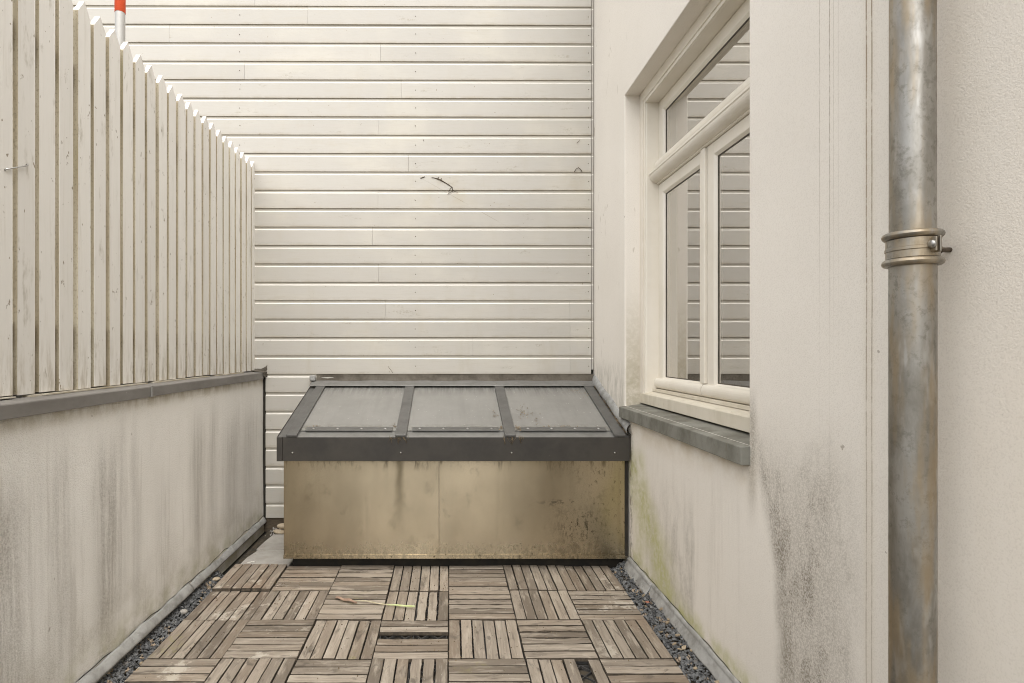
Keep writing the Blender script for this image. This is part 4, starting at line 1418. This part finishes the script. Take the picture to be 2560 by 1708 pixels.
# bent nail on the fence
n0 = Vector((XF + .004, 1828.5 / (1124 - 12), (875 - 423) * (1828.5 / 1112) / F))
n1 = Vector((XF + .006, 1828.5 / (1124 - 65), (875 - 414) * (1828.5 / 1059) / F))
nl = MB().tube([n0 + Vector((-.004, 0, -.003)), n0, n0.lerp(n1, .5), n1, n1 + Vector((-.004, .002, .004))], [.0032, .0022, .0020, .0020, .0036], 8).build('nail', 'steel', smooth=True)
tag(nl, 'long bent nail lying across two pickets at the left edge', 'nail')
# flower stalk on the deck
def ondeck(px, py, dz=.010):
    y = 1725.0 / (py - 855.0)
    return ((px - 1124) * y / F, y, zdeck(y) + dz)
st_ = empty('flower_stalk', ondeck(940, 1512), 'dry flower stalk with pale green end lying on the deck', 'plant stem')
MB().tube([ondeck(888, 1507), ondeck(915, 1509, .012), ondeck(945, 1515, .011), ondeck(968, 1517.5)], [.0022, .0026, .0028, .003], 7).build('dry_stem', 'straw', st_, smooth=True)
MB().tube([ondeck(968, 1517.5), ondeck(990, 1518.5), ondeck(1015, 1521), ondeck(1038, 1522)], [.0026, .0040, .0048, .0046], 8).build('green_stem', 'green', st_, smooth=True)
lf = MB()
def leaf(u, v):
    a = ondeck(838 + 54 * u, 1501 + 12 * u, .009)
    wd = .013 * math.sin(math.pi * min(1, u * .92 + .04)) ** .6
    return (a[0] + .002 * math.sin(9 * v), a[1] + (v - .5) * 2 * wd, a[2] + .006 * abs(v - .5) * 2 + .003 * math.sin(12 * u))
lf.grid(leaf, 10, 6).build('dead_leaf', 'leaf', st_, smooth=True, fix=False)
# roots in the open slot
yr = RY[2] - .0507 * 3.5
rtm = MB()
rr_ = random.Random(17)
for k in range(46):
    x = rr_.uniform(CX[3] + .02, CX[4] - .02)
    a = rr_.uniform(-.6, .6)
    l = rr_.uniform(.02, .07)
    y = yr + rr_.uniform(-.016, .016)
    z = zdeck(y)
    pts = [(x - l / 2 * math.cos(a), y - .01 * math.sin(a), z - .022), (x - l / 6, y + rr_.uniform(-.006, .006), z - .010 - rr_.random() * .008), (x + l / 5, y + rr_.uniform(-.006, .006), z - .008 - rr_.random() * .010), (x + l / 2 * math.cos(a), y + .01 * math.sin(a), z - .022)]
    rtm.tube(pts, rr_.uniform(.0007, .0017), 5)
tag(rtm.build('dry_roots', 'debris', smooth=True), 'tangle of dry roots in the dark slot of a deck tile', 'roots', None, 'stuff')
# leaf litter on the panes
lt = MB()
rl = random.Random(23)
spots = [(1305, 1030, 12, 16, 26), (1345, 1050, 10, 10, 12), (1236, 1040, 6, 10, 14), (1295, 1073, 10, 6, 40), (1252, 1070, 5, 6, 18), (1325, 1040, 25, 14, 14), (790, 1068, 20, 4, 16), (1400, 1067, 40, 3, 24), (985, 1066, 4, 6, 10), (1440, 980, 30, 8, 16), (1470, 985, 12, 14, 14)]
for (px, py, sx_, sy_, n) in spots:
    for k in range(n):
        a, c = px + rl.gauss(0, sx_ * .5), py + rl.gauss(0, sy_ * .5)
        # intersect the pixel ray with the roof plane
        kx, kz = (a - 1124) / F, (875 - c) / F
        y = (ZT - SL * YFC + .006) / (kz - SL)
        if not (3.0 < y < 3.70):
            continue
        p = Vector((kx * y, y, zr(y) + .0062 + rl.random() * .004))
        an_ = rl.uniform(0, 6.28)
        l = rl.uniform(.003, .010)
        d = Vector((math.cos(an_), math.sin(an_), SL * math.sin(an_))) * l
        nn = Vector((-math.sin(an_), math.cos(an_), SL * math.cos(an_))) * l * rl.uniform(.15, .45)
        lt.quad([p - d, p + nn, p + d + Vector((0, 0, .002)), p - nn])
tag(lt.build('leaf_litter', 'debris', fix=False), 'dark bits of leaf litter on the skylight panes', 'litter', None, 'stuff')
# brown roots hanging over the fascia
for (px, label) in ((985, 'brown root tuft hanging over the fascia at the second rib'), (1270, 'straw coloured root tuft hanging over the fascia at the third rib')):
    m = MB()
    for k in range(16):
        a = px + rl.uniform(-12, 38)
        y = YFC - .003
        x = (a - 1124) * y / F
        m.tube([(x, YFC + .008, ZT + .006), (x + rl.uniform(-.008, .008), YFC - .004, ZT - .004), (x + rl.uniform(-.022, .022), YFC - .0035, ZT - rl.uniform(.008, .04))], .0009, 4)
    tag(m.build('root_tuft', 'debris', smooth=True), label, 'roots')

# cigarette butt on the slab, odd stones in the gravel
cb = empty('cigarette_butt', (-1.125, 3.128, zdeck(3.128)), 'white cigarette butt lying on the stone slab beside the deck', 'cigarette butt')
zc_ = zdeck(3.128) + .0005
MB().tube([(-1.128, 3.130, zc_), (-1.108, 3.137, zc_)], .0042, 10).build('filter', 'slab_white', cb, smooth=True)
MB().tube([(-1.147, 3.122, zc_ - .001), (-1.1285, 3.1298, zc_)], [.0030, .0040], 10).build('paper_stub', 'slab_white', cb, smooth=True)
pebble(-1.222, 2.535, zdeck(2.535) + .010, .017, .014, .011, .3, .1, 'pale rounded stone among the slate chips at the low wall', 'slab', 8, 'stone', 'stone', None)
pebble(-1.226, 2.90, zdeck(2.90) + .004, .020, .014, .010, .8, .1, 'brown flat stone in the dark soil at the low wall', 'pebble', 9, 'stone', 'stone', None)
pebble(.936, 2.605, zdeck(2.605) + .020, .013, .010, .006, .5, .3, 'reddish brick fragment among the slate chips at the house wall', 'brickred', 10, 'brick_fragment', 'brick fragment', None)
